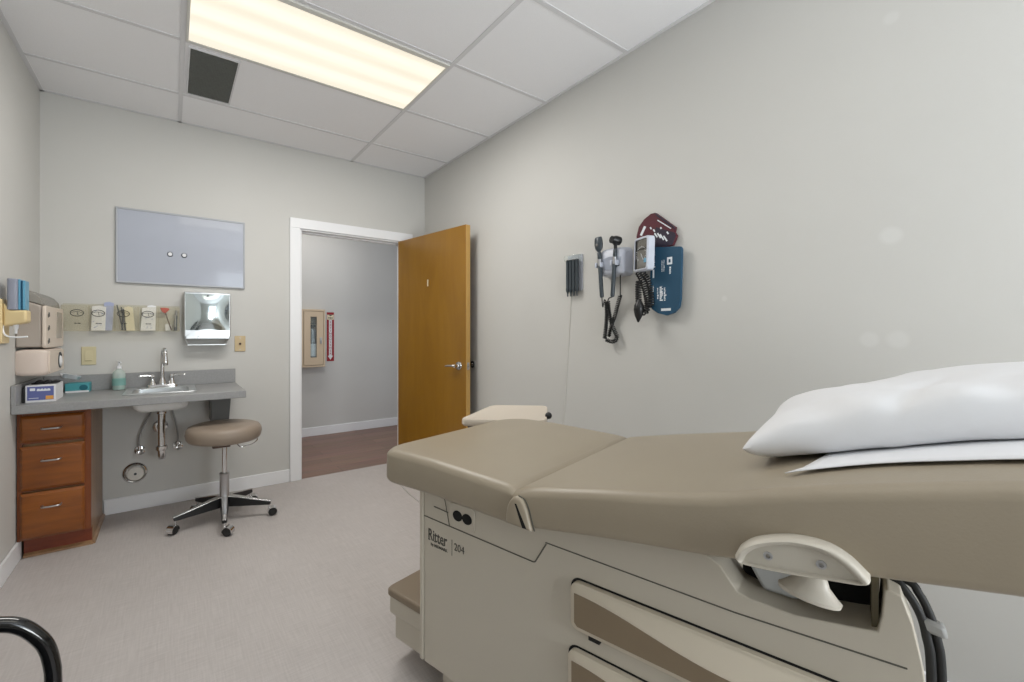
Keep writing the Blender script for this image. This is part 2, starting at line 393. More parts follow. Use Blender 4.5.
# door casing + jamb with stop
c = MB()
CW = .078
c.box(DX0-CW, DX0, D-.018, D, 0, DZ+.0).box(DX1, DX1+CW, D-.018, D, 0, DZ).box(DX0-CW, DX1+CW, D-.02, D, DZ, DZ+CW)
c.box(DX0, DX0+.012, D-.004, D+TK+.004, 0, DZ).box(DX1-.012, DX1, D+.0, D+TK+.004, 0, DZ).box(DX0, DX1, D-.004, D+TK+.004, DZ-.012, DZ)
c.box(DX0+.012, DX0+.024, D+.045, D+.08, 0, DZ-.012).box(DX1-.024, DX1-.012, D+.045, D+.08, 0, DZ-.012).box(DX0+.012, DX1-.012, D+.045, D+.08, DZ-.024, DZ-.012)
c.box(DX0-CW, DX0, D+TK, D+TK+.018, 0, DZ).box(DX1, DX1+CW, D+TK, D+TK+.018, 0, DZ).box(DX0-CW, DX1+CW, D+TK, D+TK+.02, DZ, DZ+CW)
struct('trim_2', c, 'white', bevel=.002)
# door leaf, swung into the room until it nearly meets the right wall
P0 = V((1.690, 3.692, 0)); e = V((.168, -.986, 0)).normalized(); nn = V((-e.y*-1, e.x, 0))
nn = V((e.y, -e.x, 0))                      # towards the doorway (left)
DW, DT = .905, .044
BS = .078
def dp(a, d, z): return P0+e*a+nn*d+V((0, 0, z))
dm = MB(); dm.obox(dp(DW/2, -DT/2, 1.012), e, nn, (0, 0, 1), DW/2, DT/2, 1.0)
door = struct('door_1', dm, 'door', bevel=.0015)
build('edge_band', MB().obox(dp(-.0008, -DT/2, 1.012), e, nn, (0, 0, 1), .0008, DT/2-.001, .999).obox(dp(DW+.0008, -DT/2, 1.012), e, nn, (0, 0, 1), .0008, DT/2-.001, .999), 'dooredge', door)
hz = .925
for side in (1, -1):
    b0 = 0 if side > 0 else -DT
    lv = MB(); q = nn*side
    lv.lathe([(.034, 0), (.034, .006), (.03, .011), (.014, .014), (.012, .045), (.0135, .052)], dp(DW-BS, b0, hz), q, 20)
    o_ = dp(DW-BS, b0, hz)+q*.046
    lv.tube([o_+e*.012, o_, o_-e*.03, o_-e*.075-V((0, 0, .002)), o_-e*.112-V((0, 0, .006))] if side > 0 else [o_+e*.004, o_, o_-e*.03-V((0, 0, .001)), o_-e*.1], [.009, .0115, .0105, .009, .006] if side > 0 else [.009, .0115, .009, .006], 12)
    build('door_lever', lv, 'chrome', door)
build('latch_plate', MB().obox(dp(DW+.002, -DT/2, hz), e, nn, (0, 0, 1), .001, .0125, .028).cyl(dp(DW+.002, -DT/2, hz), dp(DW+.013, -DT/2, hz), .008, .006), 'satin', door)
build('room_number', MB().text('1', dp(.435, .001, 1.575), e, (0, 0, 1), .078, .0012, 1.0, 'CENTER', .0015), 'creampaper', door)
hg = MB()
for z in (.25, 1.02, 1.8): hg.cyl(dp(-.006, -DT-.004, z-.045), dp(-.006, -DT-.004, z+.045), .006)
build('hinge_knuckle', hg, 'satin', door)
t = thing('door_stop', 'round wall bumper with black rubber ring behind the door handle', 'door stop', (R, 2.885, .93))
build('cup', MB().lathe([(.026, 0), (.024, -.012), (.012, -.014), (.01, -.008)], (R-.0005, 2.885, .93), (1, 0, 0), 20), 'chrome', t)
build('rubber_ring', MB().torus((R-.014, 2.885, .93), (1, 0, 0), .021, .0065, 20, 8), 'rubber', t)

# ------------------------------------------------------------------ ceiling fixtures
def troffer(x0, y0, label):
    x1, y1 = x0+1.22-2*bw, y0+.61-2*bw
    t = thing('ceiling_light', label, 'ceiling light', ((x0+x1)/2, (y0+y1)/2, H), 0)
    fr = MB(); zf = H-.012
    fr.frame([(x0, y0, zf), (x1, y0, zf), (x1, y1, zf), (x0, y1, zf)], [(x0+.012, y0+.03, zf), (x1-.012, y0+.03, zf), (x1-.012, y1-.016, zf), (x0+.012, y1-.016, zf)], (0, 0, .012))
    build('frame', fr, 'fixture', t, bevel=.002)
    build('lens', MB().box(x0+.012, x1-.012, y0+.03, y1-.016, H-.009, H-.001), 'lens', t)
    li = bpy.data.lights.new('fluorescent_lamp', 'AREA'); li.shape = 'RECTANGLE'; li.size = 1.12; li.size_y = .5; li.color = (1, .98, .945)
    lo = bpy.data.objects.new('fluorescent_lamp', li); C.objects.link(lo); lo.parent = t; lo.location = (0, 0, -.014)
    return t, li
LAMPS = []
for (x, y, lab) in ((GX[1]+bw, GY0-.61+bw, 'long lit fluorescent ceiling panel nearest the back wall, beside the dark vent'),
                    (GX[1]+bw, GY0-.61*4+bw, 'lit fluorescent ceiling panel above the exam table, out of frame overhead')):
    LAMPS.append(troffer(x, y, lab)[1])
t = thing('ceiling_vent', 'dark grey square-mesh ceiling vent at the end of the light panel', 'vent', (.188, 2.965, H))
x0, x1, y0, y1 = .079, .297, 2.706, 3.226
fr = MB(); z = H-.008
fr.frame([(x0-.008, y0-.008, z), (x1+.008, y0-.008, z), (x1+.008, y1+.008, z), (x0-.008, y1+.008, z)], [(x0, y0, z), (x1, y0, z), (x1, y1, z), (x0, y1, z)], (0, 0, .008))
build('frame', fr, 'grid', t)
build('backing', MB().box(x0, x1, y0, y1, H-.002, H-.0005), 'ventback', t)
gr = MB()
k = 30
for i in range(1, k): xx = x0+(x1-x0)*i/k; gr.box(xx-.0022, xx+.0022, y0, y1, H-.0055, H-.003)
for i in range(1, 70): yy = y0+(y1-y0)*i/70; gr.box(x0, x1, yy-.0022, yy+.0022, H-.0052, H-.0032)
build('grille', gr, 'ventdark', t)

# ------------------------------------------------------------------ sink wall
# drawer cabinet
CX0, CX1, CYF = -.655, -.366, 3.215
t = thing('drawer_cabinet', 'brown wooden three-drawer base cabinet under the left end of the counter', 'cabinet', ((CX0+CX1)/2, 3.45, 0))
b = MB(); b.box(CX0+.001, CX1, CYF+.02, 3.70, .10, .768)
build('body', b, 'cabside', t)
b = MB()
b.box(CX0, CX0+.02, CYF, CYF+.02, .10, .768).box(CX1-.03, CX1, CYF, CYF+.02, .10, .768)
for z0, z1 in ((.75, .768), (.60, .615), (.352, .365), (.10, .105)): b.box(CX0+.02, CX1-.03, CYF+.001, CYF+.02, z0, z1)
build('face_frame', b, 'cabwoodv', t, bevel=.001)
for i, (z0, z1, hzz) in enumerate(((.612, .748, .68), (.36, .588, .514), (.104, .346, .271))):
    d = MB(); xa, xb = CX0+.012, CX1-.026; yb = CYF-.001
    o1 = [(xa, yb, z0), (xb, yb, z0), (xb, yb, z1), (xa, yb, z1)]; i1 = [(xa+.012, yb-.019, z0+.014), (xb-.012, yb-.019, z0+.014), (xb-.012, yb-.019, z1-.014), (xa+.012, yb-.019, z1-.014)]
    mid = [(x, yb-.008, z) for x, y, z in o1]
    d.rings([o1, mid, i1])
    dr = build('drawer', d, 'cabwood', t, bevel=.001)
    h = MB(); yc = yb-.019; xm = -.521
    h.tube(cr([(xm-.036, yc, hzz), (xm-.036, yc-.018, hzz), (xm-.028, yc-.027, hzz), (xm, yc-.029, hzz), (xm+.028, yc-.027, hzz), (xm+.036, yc-.018, hzz), (xm+.036, yc, hzz)], 4), .0048, 10)
    build('handle', h, 'satin', dr)
b = MB(); b.box(CX0+.016, CX1-.002, 3.262, 3.275, 0, .10); build('toe_kick', b, 'cabdark', t)
b = MB(); b.prism([(CX0+.016, 3.262, 0), (CX0+.016, 3.244, 0), (CX0+.016, 3.246, .01), (CX0+.016, 3.262, .019)], (CX1-CX0-.012, 0, 0)).prism([(CX1+.0, 3.25, 0), (CX1+.014, 3.25, 0), (CX1+.012, 3.25, .01), (CX1, 3.25, .019)], (0, .45, 0))
build('shoe_moulding', b, 'cabside', t)
b = MB(); b.box(CX0+.016, CX1, 3.275, 3.70, 0, .10); build('plinth', b, 'cabside', t)

# countertop
CT, CB, CF = .815, .771, 3.12
SX0, SX1, SY0, SY1 = -.205, .098, 3.285, 3.555
t = thing('countertop', 'grey laminate worktop with low splashback along the back wall', 'countertop', (-.13, 3.4, CB))
b = MB()
ctx0, ctx1 = L+.002, .386
b.rings([[(ctx0, CF+i, z) if k == 0 else (ctx0, 3.698, z) for k in (0,)] for i, z in ()]) if False else None
def slab(x0, x1, y0, y1): b.box(x0, x1, y0, y1, CB, CT)
N = 0
hole = [(SX0, SY0), (SX1, SY0), (SX1, SY1), (SX0, SY1)]; outr = [(ctx0, CF), (ctx1, CF), (ctx1, 3.713), (ctx0, 3.713)]
b.frame([(x, y, CB) for x, y in outr], [(x, y, CB) for x, y in hole], (0, 0, CT-CB))
build('worktop', b, 'counter', t, bevel=.004, seg=3)
build('splashback', MB().box(L+.02, .386, 3.697, 3.713, CT, .916).box(L+.002, L+.02, CF+.0, 3.713, CT, .916), 'counter', t, bevel=.002)
b = MB(); b.prism([(.213, 3.47, CB-.001), (.338, 3.47, CB-.001), (.322, 3.47, .56), (.222, 3.47, .56)], (0, .242, 0))
build('support_bracket', b, 'bracket', t, bevel=.003)
# sink
t = thing('sink', 'small drop-in steel sink with white underside in the grey counter', 'sink', (-.053, 3.42, CB))
b = MB(); zt = CT+.005
o_ = rrect(-.238, .128, 3.255, 3.655, .02, 4); i_ = rrect(SX0+.008, SX1-.008, SY0+.008, SY1-.008, .035, 4)
b.frame([(x, y, CT+.0005) for x, y in o_], [(x, y, CT+.0005) for x, y in i_], (0, 0, zt-CT))
build('rim', b, 'steel', t, bevel=.002)
b = MB(); rg = []
for ins, z in ((.001, CT), (.004, .75), (.012, .722), (.03, .702), (.06, .697)):
    rg.append([(x, y, z) for x, y in rrect(SX0+.002+ins, SX1-.002-ins, SY0+.002+ins, SY1-.002-ins, .04+ins*.5, 5)])
b.rings(rg, capa=False); build('bowl_shell', b, 'porcelain', t)
b = MB(); rg = [[(x, y, z+.003) for x, y, z in r] for r in rg]; cxy = (-.053, 3.42)
rg = [[(cxy[0]+(x-cxy[0])*.975, cxy[1]+(y-cxy[1])*.975, z) for x, y, z in r] for r in rg]
b.rings(rg, capa=False); build('basin', b, 'steel', t)
build('drain', MB().lathe([(.03, 0), (.03, .002), (.022, .003), (.018, .001)], (-.053, 3.42, .7), (0, 0, 1)), 'chrome', t)
# faucet
fy = 3.612; fx = -.052; fz = CT+.0055
t = thing('faucet', 'chrome gooseneck faucet with two lever handles behind the sink', 'faucet', (fx, fy, fz))
build('base_plate', MB().rings([[(x, y, fz+h) for x, y in rrect(fx-.085+i, fx+.085-i, fy-.026+i, fy+.026-i, .024-i, 5)] for h, i in ((0, 0), (.012, .0), (.018, .005))]), 'chrome', t)
b = MB(); b.lathe([(.024, 0), (.022, .02), (.014, .04), (.0125, .05)], (fx, fy, fz+.016), (0, 0, 1))
b.tube(cr([(fx, fy, fz+.05), (fx, fy, fz+.16), (fx+.001, fy-.002, fz+.215), (fx+.006, fy-.02, fz+.247), (fx+.012, fy-.05, fz+.25), (fx+.016, fy-.075, fz+.228), (fx+.018, fy-.082, fz+.19), (fx+.018, fy-.083, fz+.165)], 6), .0115, 14)
sp = build('spout', b, 'chrome', t)
build('aerator', MB().lathe([(.0125, 0), (.0145, .006), (.0145, .034), (.012, .04)], (fx+.018, fy-.083, fz+.148), (0, 0, 1)), 'chrome', sp)
for sg in (-1, 1):
    h = MB(); hx = fx+sg*.052
    h.lathe([(.022, 0), (.019, .012), (.0125, .025), (.0125, .05), (.015, .056), (.010, .068)], (hx, fy, fz+.016), (0, 0, 1))
    h.tube(cr([(hx, fy, fz+.072), (hx+sg*.03, fy-.004, fz+.078), (hx+sg*.075, fy-.014, fz+.077)], 5), [.009]*5+[.0075]*5+[.0055], 10)
    build('lever_handle', h, 'chrome', t)
# trap
tx, ty = -.053, 3.42
t = thing('drain_trap', 'chrome P-trap drain pipe hanging under the sink bowl', 'pipe', (tx, ty, .70))
b = MB(); b.lathe([(.034, 0), (.034, -.008), (.026, -.014), (.026, -.026), (.0205, -.03), (.0205, -.262)], (tx, ty, .697), (0, 0, 1), 20); build('tailpiece', b, 'chrome', t)
b = MB(); b.tube(cr([(tx, ty, .46), (tx, ty+.003, .42), (tx, ty+.03, .392), (tx, ty+.07, .398), (tx, ty+.1, .43), (tx, ty+.105, .48), (tx, ty+.112, .525), (tx, ty+.15, .54), (tx-.012, 3.70, .542)], 6), .0215, 16); build('bend', b, 'chrome', t)
b = MB(); b.lathe([(.028, 0), (.03, .004), (.03, .026), (.026, .03)], (tx, ty, .44), (0, 0, 1), 10); build('slip_nut', b, 'chrome', t)
b = MB(); b.lathe([(.045, 0), (.042, -.008), (.025, -.016), (.022, -.016)], (tx-.012, D-.001, .542), (0, 1, 0)); build('wall_flange', b, 'chrome', t)
def stop_valve(x, z, hx, lab):
    t = thing('shutoff_valve', lab, 'valve', (x, D, z), group='shutoff valves under the sink')
    build('wall_flange', MB().lathe([(.03, 0), (.028, -.006), (.016, -.01)], (x, D-.001, z), (0, 1, 0)), 'chrome', t)
    b = MB(); b.cyl((x, D-.008, z), (x, D-.062, z), .011).lathe([(.014, 0), (.014, .018), (.009, .02), (.009, .036)], (x, D-.05, z), (0, 0, 1), 12)
    build('body', b, 'chrome', t)
    build('oval_handle', MB().lathe([(.007, 0), (.02, .004), (.021, .014), (.014, .018)], (x+.004, D-.062, z), (.35, -1, -.1), 16, 1.15, .75), 'chrome', t)
    b = MB(); b.tube(cr([(x, D-.05, z+.034), (x, D-.05, z+.09), (x+(hx-x)*.3, D-.056, z+.17), (x+(hx-x)*.75, D-.07, z+.25), (hx, D-.09, z+.33), (hx, 3.61, CB-.003)], 6), .0058, 8)
    build('supply_hose', b, 'mediumgrey', t)
stop_valve(-.177, .394, -.098, 'chrome shutoff valve and hose left of the drain pipe')
stop_valve(.033, .397, -.006, 'chrome shutoff valve and hose right of the drain pipe')
t = thing('cleanout_cover', 'round chrome cleanout cover low on the back wall', 'wall cover', (-.203, D, .247))
build('ring', MB().lathe([(.069, 0), (.067, -.006), (.058, -.012), (.050, -.008), (.048, -.002)], (-.203, D-.0005, .247), (0, 1, 0), 32), 'chrome', t)
build('plug', MB().lathe([(.046, 0), (.046, -.022), (.042, -.026), (.0, -.027)], (-.199, D-.002, .245), (0, 1, 0), 28), 'grey_plug', t)
b = MB(); b.lathe([(.008, 0), (.008, -.004)], (-.199, D-.0285, .245), (0, 1, 0), 12); build('screw', b, 'dark', t)

# whiteboard + magnets
t = thing('whiteboard', 'pale grey framed whiteboard hung above the towel dispenser', 'whiteboard', (.073, D, 1.76))
wx0, wx1, wz0, wz1 = -.302, .448, 1.51, 2.008
b = MB(); y = D-.001
b.frame([(wx0, y, wz0), (wx1, y, wz0), (wx1, y, wz1), (wx0, y, wz1)], [(wx0+.010, y, wz0+.012), (wx1-.010, y, wz0+.012), (wx1-.010, y, wz1-.012), (wx0+.010, y, wz1-.012)], (0, -.016, 0))
build('frame', b, 'alu', t, bevel=.003)
build('writing_surface', MB().box(wx0+.008, wx1-.008, D-.012, D-.002, wz0+.01, wz1-.01), 'board', t)
for x, lab in ((-.01, 'left round white magnet on the whiteboard'), (.071, 'right round white magnet on the whiteboard')):
    b = MB(); b.lathe([(.017, 0), (.017, -.004), (.014, -.008)], (x, D-.0125, 1.724), (0, 1, 0), 20); b.m = 1; b.lathe([(.0125, 0), (.012, -.002), (0, -.003)], (x, D-.0205, 1.724), (0, 1, 0), 20)
    solo('round_magnet', b, ['dark', 'paper'], (x, D-.0125, 1.724), lab, 'magnet', 'magnets on the whiteboard')

# towel dispenser
t = thing('paper_towel_dispenser', 'polished stainless paper towel dispenser on the wall above the sink', 'towel dispenser', (.21, D, 1.27))
tx0, tx1 = .068, .348; yf = D-.105; z0, z1 = 1.15, 1.465
b = MB(); b.box(tx0, tx1, yf+.012, D-.001, z0, z1); build('cabinet', b, 'steel', t, bevel=.006)
b = MB(); rows = []
for i in range(13):
    zz = z0+.05+(z1-.012-z0-.05)*i/12; row = []
    for j in range(13):
        u = j/12*2-1; v = i/12*2-1
        row.append((tx0+.008+(tx1-tx0-.016)*j/12, yf+.012-.003-.022*(1-u*u)*(1-.6*v*v)**1, zz))
    rows.append(row)
n = 13
b.add([p for r in rows for p in r], [(i*n+j, i*n+j+1, (i+1)*n+j+1, (i+1)*n+j) for i in range(12) for j in range(12)])
build('door', b, 'mirror', t)
b = MB(); b.lathe([(.006, 0), (.006, -.003)], (.206, yf-.001, z1-.024), (0, 1, 0), 12); build('lock', b, 'dark', t)
b = MB(); arc = [(tx0+.012+(tx1-tx0-.024)*k/12, z0+.006+.05*math.sin(PI*k/12)**.6) for k in range(13)]
b.prism([(x, yf-.012, z) for x, z in arc]+[(tx1-.012, yf-.012, z0-.008), (tx0+.012, yf-.012, z0-.008)], (0, .02, 0)); build('lower_panel', b, 'steel', t)
b = MB(); b.prism([(tx0+.004, yf+.0, z0), (tx0+.004, D-.002, z0), (tx0+.02, D-.03, z0-.055), (tx0+.02, yf+.02, z0-.045)], (.002, 0, 0)).prism([(tx1-.006, yf, z0), (tx1-.006, D-.002, z0), (tx1-.03, D-.03, z0-.055), (tx1-.03, yf+.02, z0-.045)], (.002, 0, 0))
b.box(tx0+.02, tx1-.03, yf+.018, D-.03, z0-.055, z0-.05); build('towel_tray', b, 'steel', t)
for x in (.15, .268): build('screw', MB().lathe([(.005, 0), (.004, -.003)], (x, yf-.0125, z0+.006), (0, 1, 0), 10), 'chrome', t)

def wallplate(name, x, z, m, lab, cat, kind):
    t = thing(name, lab, cat, (x, D, z)); b = MB(); b.box(x-.036, x+.036, D-.006, D-.0005, z-.058, z+.058); build('cover_plate', b, m, t, bevel=.003)
    if kind == 'switch':
        build('rocker', MB().prism([(x-.017, D-.006, z-.033), (x-.017, D-.012, z-.030), (x-.017, D-.007, z+.030), (x-.017, D-.006, z+.033)], (.034, 0, 0)), m, t, bevel=.001)
    else:
        build('knob', MB().lathe([(.008, 0), (.008, -.008), (.005, -.01)], (x, D-.006, z), (0, 1, 0), 14), 'brown', t)
        for dz in (-.042, .042): build('screw', MB().lathe([(.003, 0), (.003, -.0015)], (x, D-.006, z+dz), (0, 1, 0), 8), 'satin', t)
wallplate('light_switch', -.434, 1.035, 'ivory', 'ivory rocker switch plate above the left of the splashback', 'light switch', 'switch')
wallplate('wall_plate', .418, 1.10, 'tan', 'tan wall plate with brown centre right of the towel dispenser', 'wall plate', 'plate')

# acrylic rack with supplies
RX0, RX1, RZ0, RZ1, RYF = -.556, .044, 1.192, 1.354, 3.655
t = thing('acrylic_rack', 'clear acrylic five-pocket wall rack left of the towel dispenser', 'wall rack', ((RX0+RX1)/2, D, RZ0))
build('back_panel', MB().box(RX0, RX1, D-.004, D-.001, RZ0, RZ1+.012), 'acrylic', t)
build('front_panel', MB().box(RX0, RX1, RYF-.003, RYF, RZ0, RZ1), 'acrylic', t)
build('bottom_panel', MB().box(RX0, RX1, RYF, D-.004, RZ0, RZ0+.003), 'acrylic', t)
for x in (RX0, -.43, -.305, -.185, -.075, RX1-.003): build('divider', MB().box(x, x+.003, RYF, D-.004, RZ0+.003, RZ1), 'acrylic', t)
for x in (-.482, -.382, -.258, -.131):
    b = MB(); ye = RYF-.0042; zc = 1.305
    b.tube([(x+.031*math.cos(a), ye, zc+.020*math.sin(a)) for a in [2*PI*k/28 for k in range(28)]], .0021, 6, closed=True)
    b.tube(cr([(x-.027, ye, zc+.002), (x-.01, ye, zc+.007), (x+.012, ye, zc+.006), (x+.026, ye, zc-.002)], 4), .0012, 6).tube([(x+.002, ye, zc+.006), (x+.003, ye, zc-.012), (x+.009, ye, zc-.012)], .0013, 6)
    build('printed_emblem', b, 'ink', t); b = MB()
    b.box(x-.012, x-.002, ye-.0004, ye+.0004, 1.238, 1.243).box(x+.003, x+.017, ye-.0004, ye+.0004, 1.238, 1.243).box(x-.003, x+.004, ye-.0003, ye+.0003, 1.2395, 1.2415)
    build('printed_caption', b, 'ink', t)
yy = 3.685
def packet(x0, x1, z1, m, lab, lean=0, y=yy, z0=RZ0+.004, marks=0):
    b = MB(); P_ = [(x0, y, z0), (x1, y, z0), (x1+lean, y+.008, z1-.004), ((x0+x1)/2+lean, y+.01, z1+.004), (x0+lean, y+.008, z1-.002)]
    b.prism(P_, (0, .006, 0)); b.m = 1
    for k in range(marks):
        u = random.random()*.75+.05; v = random.random()*.8+.05
        xx = x0+(x1-x0)*u+lean*v; zz = z0+(z1-z0)*v; b.obox((xx+.004, y+.006*v-.001, zz), (1, 0, .5), (0, 1, 0), (-.5, 0, 1), .005, .0006, .0016)
    solo('paper_packet', b, [m, 'printblue'], ((x0+x1)/2, y, z0), lab, 'packet', 'packets in the acrylic rack')
packet(-.42, -.352, 1.352, 'paper', 'white printed packet in the second pocket of the acrylic rack', .004, marks=9)
packet(-.366, -.318, 1.378, 'printblue', 'blue-grey packet standing tallest in the acrylic rack', .008, 3.694)
packet(-.245, -.2, 1.352, 'creampaper', 'narrow cream packet in the middle pocket of the acrylic rack', -.012)
packet(-.172, -.098, 1.35, 'paper', 'white printed packet in the fourth pocket of the acrylic rack', .01, marks=10)
packet(-.14, -.092, 1.366, 'paper', 'plain white packet behind the one in the fourth rack pocket', .004, 3.695)
for i, (xa, xb) in enumerate(((-.262, -.293), (-.25, -.272), (-.268, -.262))):
    b = MB(); b.tube([(xa, 3.675+.006*i, RZ0+.006), (xb, 3.69+.006*i, 1.362-.012*i)], .0035, 8)
    solo('dark_stick', b, 'dark', (xa, 3.67, RZ0), 'thin dark swab stick leaning in the middle pocket of the acrylic rack', 'swab', 'dark sticks in the rack')
t = thing('reflex_hammer', 'red-headed reflex hammer leaning in the last pocket of the acrylic rack', 'hammer', (-.012, 3.675, RZ0+.005))
build('handle', MB().tube([(-.002, 3.67, RZ0+.006), (-.04, 3.68, 1.33)], [.0045, .003], 8), 'brown', t)
build('rubber_head', MB().prism([(-.066, 3.672, 1.352), (-.055, 3.672, 1.322), (-.038, 3.672, 1.312), (-.022, 3.672, 1.33), (-.012, 3.672, 1.345), (-.03, 3.672, 1.352)], (0, .016, 0)), 'red', t, bevel=.003)
packet(-.035, .0, 1.24, 'paper', 'short white packet beside the red-headed hammer in the rack', -.004, 3.69)
t = thing('pen_light', 'dark pen light standing in the right end of the acrylic rack', 'pen light', (.02, 3.68, RZ0+.004))
build('barrel', MB().cyl((.02, 3.68, RZ0+.004), (.024, 3.685, 1.30), .009), 'dark', t)
build('clip', MB().box(.016, .022, 3.664, 3.669, 1.22, 1.30), 'chrome', t); build('cap', MB().cyl((.0235, 3.685, 1.30), (.0245, 3.686, 1.335), .009, .007), 'silver', t)

# left wall: sharps container, cup dispenser, soap dispenser
t = thing('sharps_container', 'smoky beige sharps container with cream front on the left wall', 'sharps container', (L, 3.38, 1.1))
b = MB(); b.prism([(L+.001, 3.20, 1.105), (-.56, 3.20, 1.105), (-.56, 3.20, 1.325), (L+.001, 3.20, 1.36)], (0, .44, 0)); build('bin', b, 'smoke', t, bevel=.008)
b = MB(); b.prism([(L+.001, 3.202, 1.362), (-.556, 3.202, 1.327), (-.562, 3.202, 1.358), (-.582, 3.202, 1.385), (-.61, 3.202, 1.402), (L+.001, 3.202, 1.416)], (0, .436, 0)); build('lid', b, 'smokelid', t, bevel=.004)
b = MB(); b.prism([(-.559, y, z) for y, z in rrect(3.195, 3.65, 1.10, 1.325, .02, 4)], (.016, 0, 0)); fp = build('front_panel', b, 'cream', t, bevel=.004)
build('sight_window', MB().prism([(-.5435, y, z) for y, z in rrect(3.45, 3.60, 1.15, 1.30, .012, 3)], (.002, 0, 0)), 'smoke', fp)
for z in (1.135, 1.205, 1.275): build('printed_mark', MB().obox((-.5425, 3.26, z), (0, 1, .2), (0, -.2, 1), (1, 0, 0), .022, .009, .0006).obox((-.5425, 3.265, z+.012), (0, 1, 0), (0, 0, 1), (1, 0, 0), .012, .004, .0006), 'letter', fp)
t = thing('cup_dispenser', 'pinkish cream dispenser box with round opening below the sharps container', 'dispenser', (L, 3.28, .96))
b = MB(); rg = [[(x, y, z) for y, z in rrect(3.19+i, 3.60-i, .955+i*.5, 1.094-i*.5, .02, 4)] for x, i in ((L+.001, .012), (-.63, .0), (-.566, 0), (-.548, .004), (-.538, .012))]; b.rings(rg); build('housing', b, 'pink', t)
b = MB(); b.prism([(-.5378, y, z) for y, z in rrect(3.22, 3.585, .966, 1.084, .015, 4)], (.006, 0, 0)); build('face_plate', b, 'cream', t)
b = MB(); b.lathe([(.046, 0), (.046, .003), (.038, .004), (.036, -.002)], (-.5315, 3.47, 1.025), (1, 0, 0), 24); build('opening_ring', b, 'dark', t)
b = MB(); b.lathe([(.034, 0), (.03, .004), (.012, .008), (0, .009)], (-.5305, 3.475, 1.018), (1, 0, 0), 20); build('paper_roll_end', b, 'paper', t)
t = thing('soap_dispenser', 'yellowed wall bracket holding an upright blue-grey cartridge on the left wall', 'soap dispenser', (L, 2.98, 1.2))
build('wall_plate', MB().prism([(L+.0005, y, z) for y, z in rrect(2.94, 3.06, 1.13, 1.34, .01, 3)], (.010, 0, 0)), 'yellow', t, bevel=.003)
b = MB(); b.prism([(L+.010, 2.955, 1.21), (-.567, 2.945, 1.229), (-.567, 2.945, 1.290), (-.62, 2.948, 1.288), (L+.010, 2.955, 1.325)], (0, .085, 0)); build('holder', b, 'yellow', t, bevel=.010, seg=3)
b = MB(); b.prism([(x, y, 1.289) for x, y in rrect(-.635, -.596, 2.945, 3.025, .012, 4)], (0, 0, .148)); build('cartridge', b, 'bluegrey', t, bevel=.004)
b = MB(); b.box(-.596, -.589, 2.95, 3.02, 1.291, 1.435); b.box(-.581, -.573, 2.948, 3.02, 1.291, 1.43); b.m = 1; b.box(-.589, -.581, 2.958, 3.02, 1.291, 1.43); build('cartridge_label', b, ['blue', 'bluedark'], t, bevel=.001)
build('nozzle', MB().lathe([(.011, 0), (.009, -.02), (.006, -.026), (.005, -.045)], (-.61, 2.98, 1.222), (0, 0, 1), 14), 'paper', t)
build('push_lever', MB().tube(cr([(L+.012, 2.97, 1.245), (-.648, 2.96, 1.19), (-.632, 2.945, 1.166), (-.60, 2.94, 1.160), (-.562, 2.938, 1.163)], 6), .0038, 8), 'paper', t)

# counter clutter
gy = V((.12, .02, 0)); 
t = thing('glove_box', 'white glove box with blue and orange label on the left of the counter', 'box', (-.565, 3.29, CT))
b = MB(); b.box(-.625, -.51, 3.22, 3.42, CT+.0005, .905); build('carton', b, 'boxwhite', t, bevel=.001)
b = MB(); b.box(-.618, -.517, 3.2185, 3.2196, CT+.012, .898); b.m = 1; b.box(-.608, -.588, 3.2178, 3.2188, .876, .89); b.box(-.582, -.53, 3.2178, 3.2188, .874, .882)
for k in range(4): b.box(-.58+.013*k, -.571+.013*k, 3.2177, 3.2188, .882, .886)
b.box(-.612, -.575, 3.2178, 3.2188, .836, .839); b.m = 2; b.box(-.548, -.518, 3.2177, 3.2188, CT+.014, .848); build('front_label', b, ['purple', 'print', 'orange'], t)
b = MB(); 
for k in range(9): b.ball((-.60+.011*k, 3.29+.03*math.sin(k*2.1), .907+.006*(k % 3)), .013, 8, 1.3, 1, .7)
build('glove_tuft', b, 'black', t)
b = MB(); b.box(-.6375, -.6265, 3.215, 3.36, CT+.0005, .892); solo('black_box', b, 'black', (-.637, 3.29, CT), 'flat black box on edge left of the white glove box', 'box', bevel=.002)
b = MB(); b.box(-.53, -.418, 3.60, 3.69, CT+.0005, .872)
t = thing('tissue_box', 'teal tissue box with a white tissue by the splashback', 'tissue box', (-.46, 3.63, CT))
build('carton', b, 'teal', t, bevel=.002)
build('front_oval', MB().lathe([(.02, 0), (.019, -.0012)], (-.445, 3.5995, .845), (0, 1, 0), 20, 1, .85), 'tealdark', t)
build('side_print', MB().box(-.528, -.42, 3.5992, 3.5998, CT+.001, CT+.012), 'boxwhite', t)
b = MB(); P = []
for i in range(7):
    for j in range(5):
        u = i/6; v = j/4; P.append((-.552+.085*u+.010*math.sin(5*v+u), 3.635+.035*(v-.5)*(1.1-u*.3)+.008*math.sin(6*u), .868+.072*math.sin(PI*(.15+.75*(1-abs(v-.5)))*.9)*(1-.35*u)))
b.add(P, [(i*5+j, i*5+j+1, (i+1)*5+j+1, (i+1)*5+j) for i in range(6) for j in range(4)]); o = build('tissue', b, 'paper', t)
md = o.modifiers.new('thick', 'SOLIDIFY'); md.thickness = .002
t = thing('soap_bottle', 'clear pump bottle of green liquid soap left of the sink', 'soap bottle', (-.278, 3.62, CT))
sxy = (-.278, 3.62)
build('liquid', MB().lathe([(.031, 0), (.0315, .085), (0, .086)], (*sxy, CT+.004), (0, 0, 1), 20, 1, .8), 'soap', t)
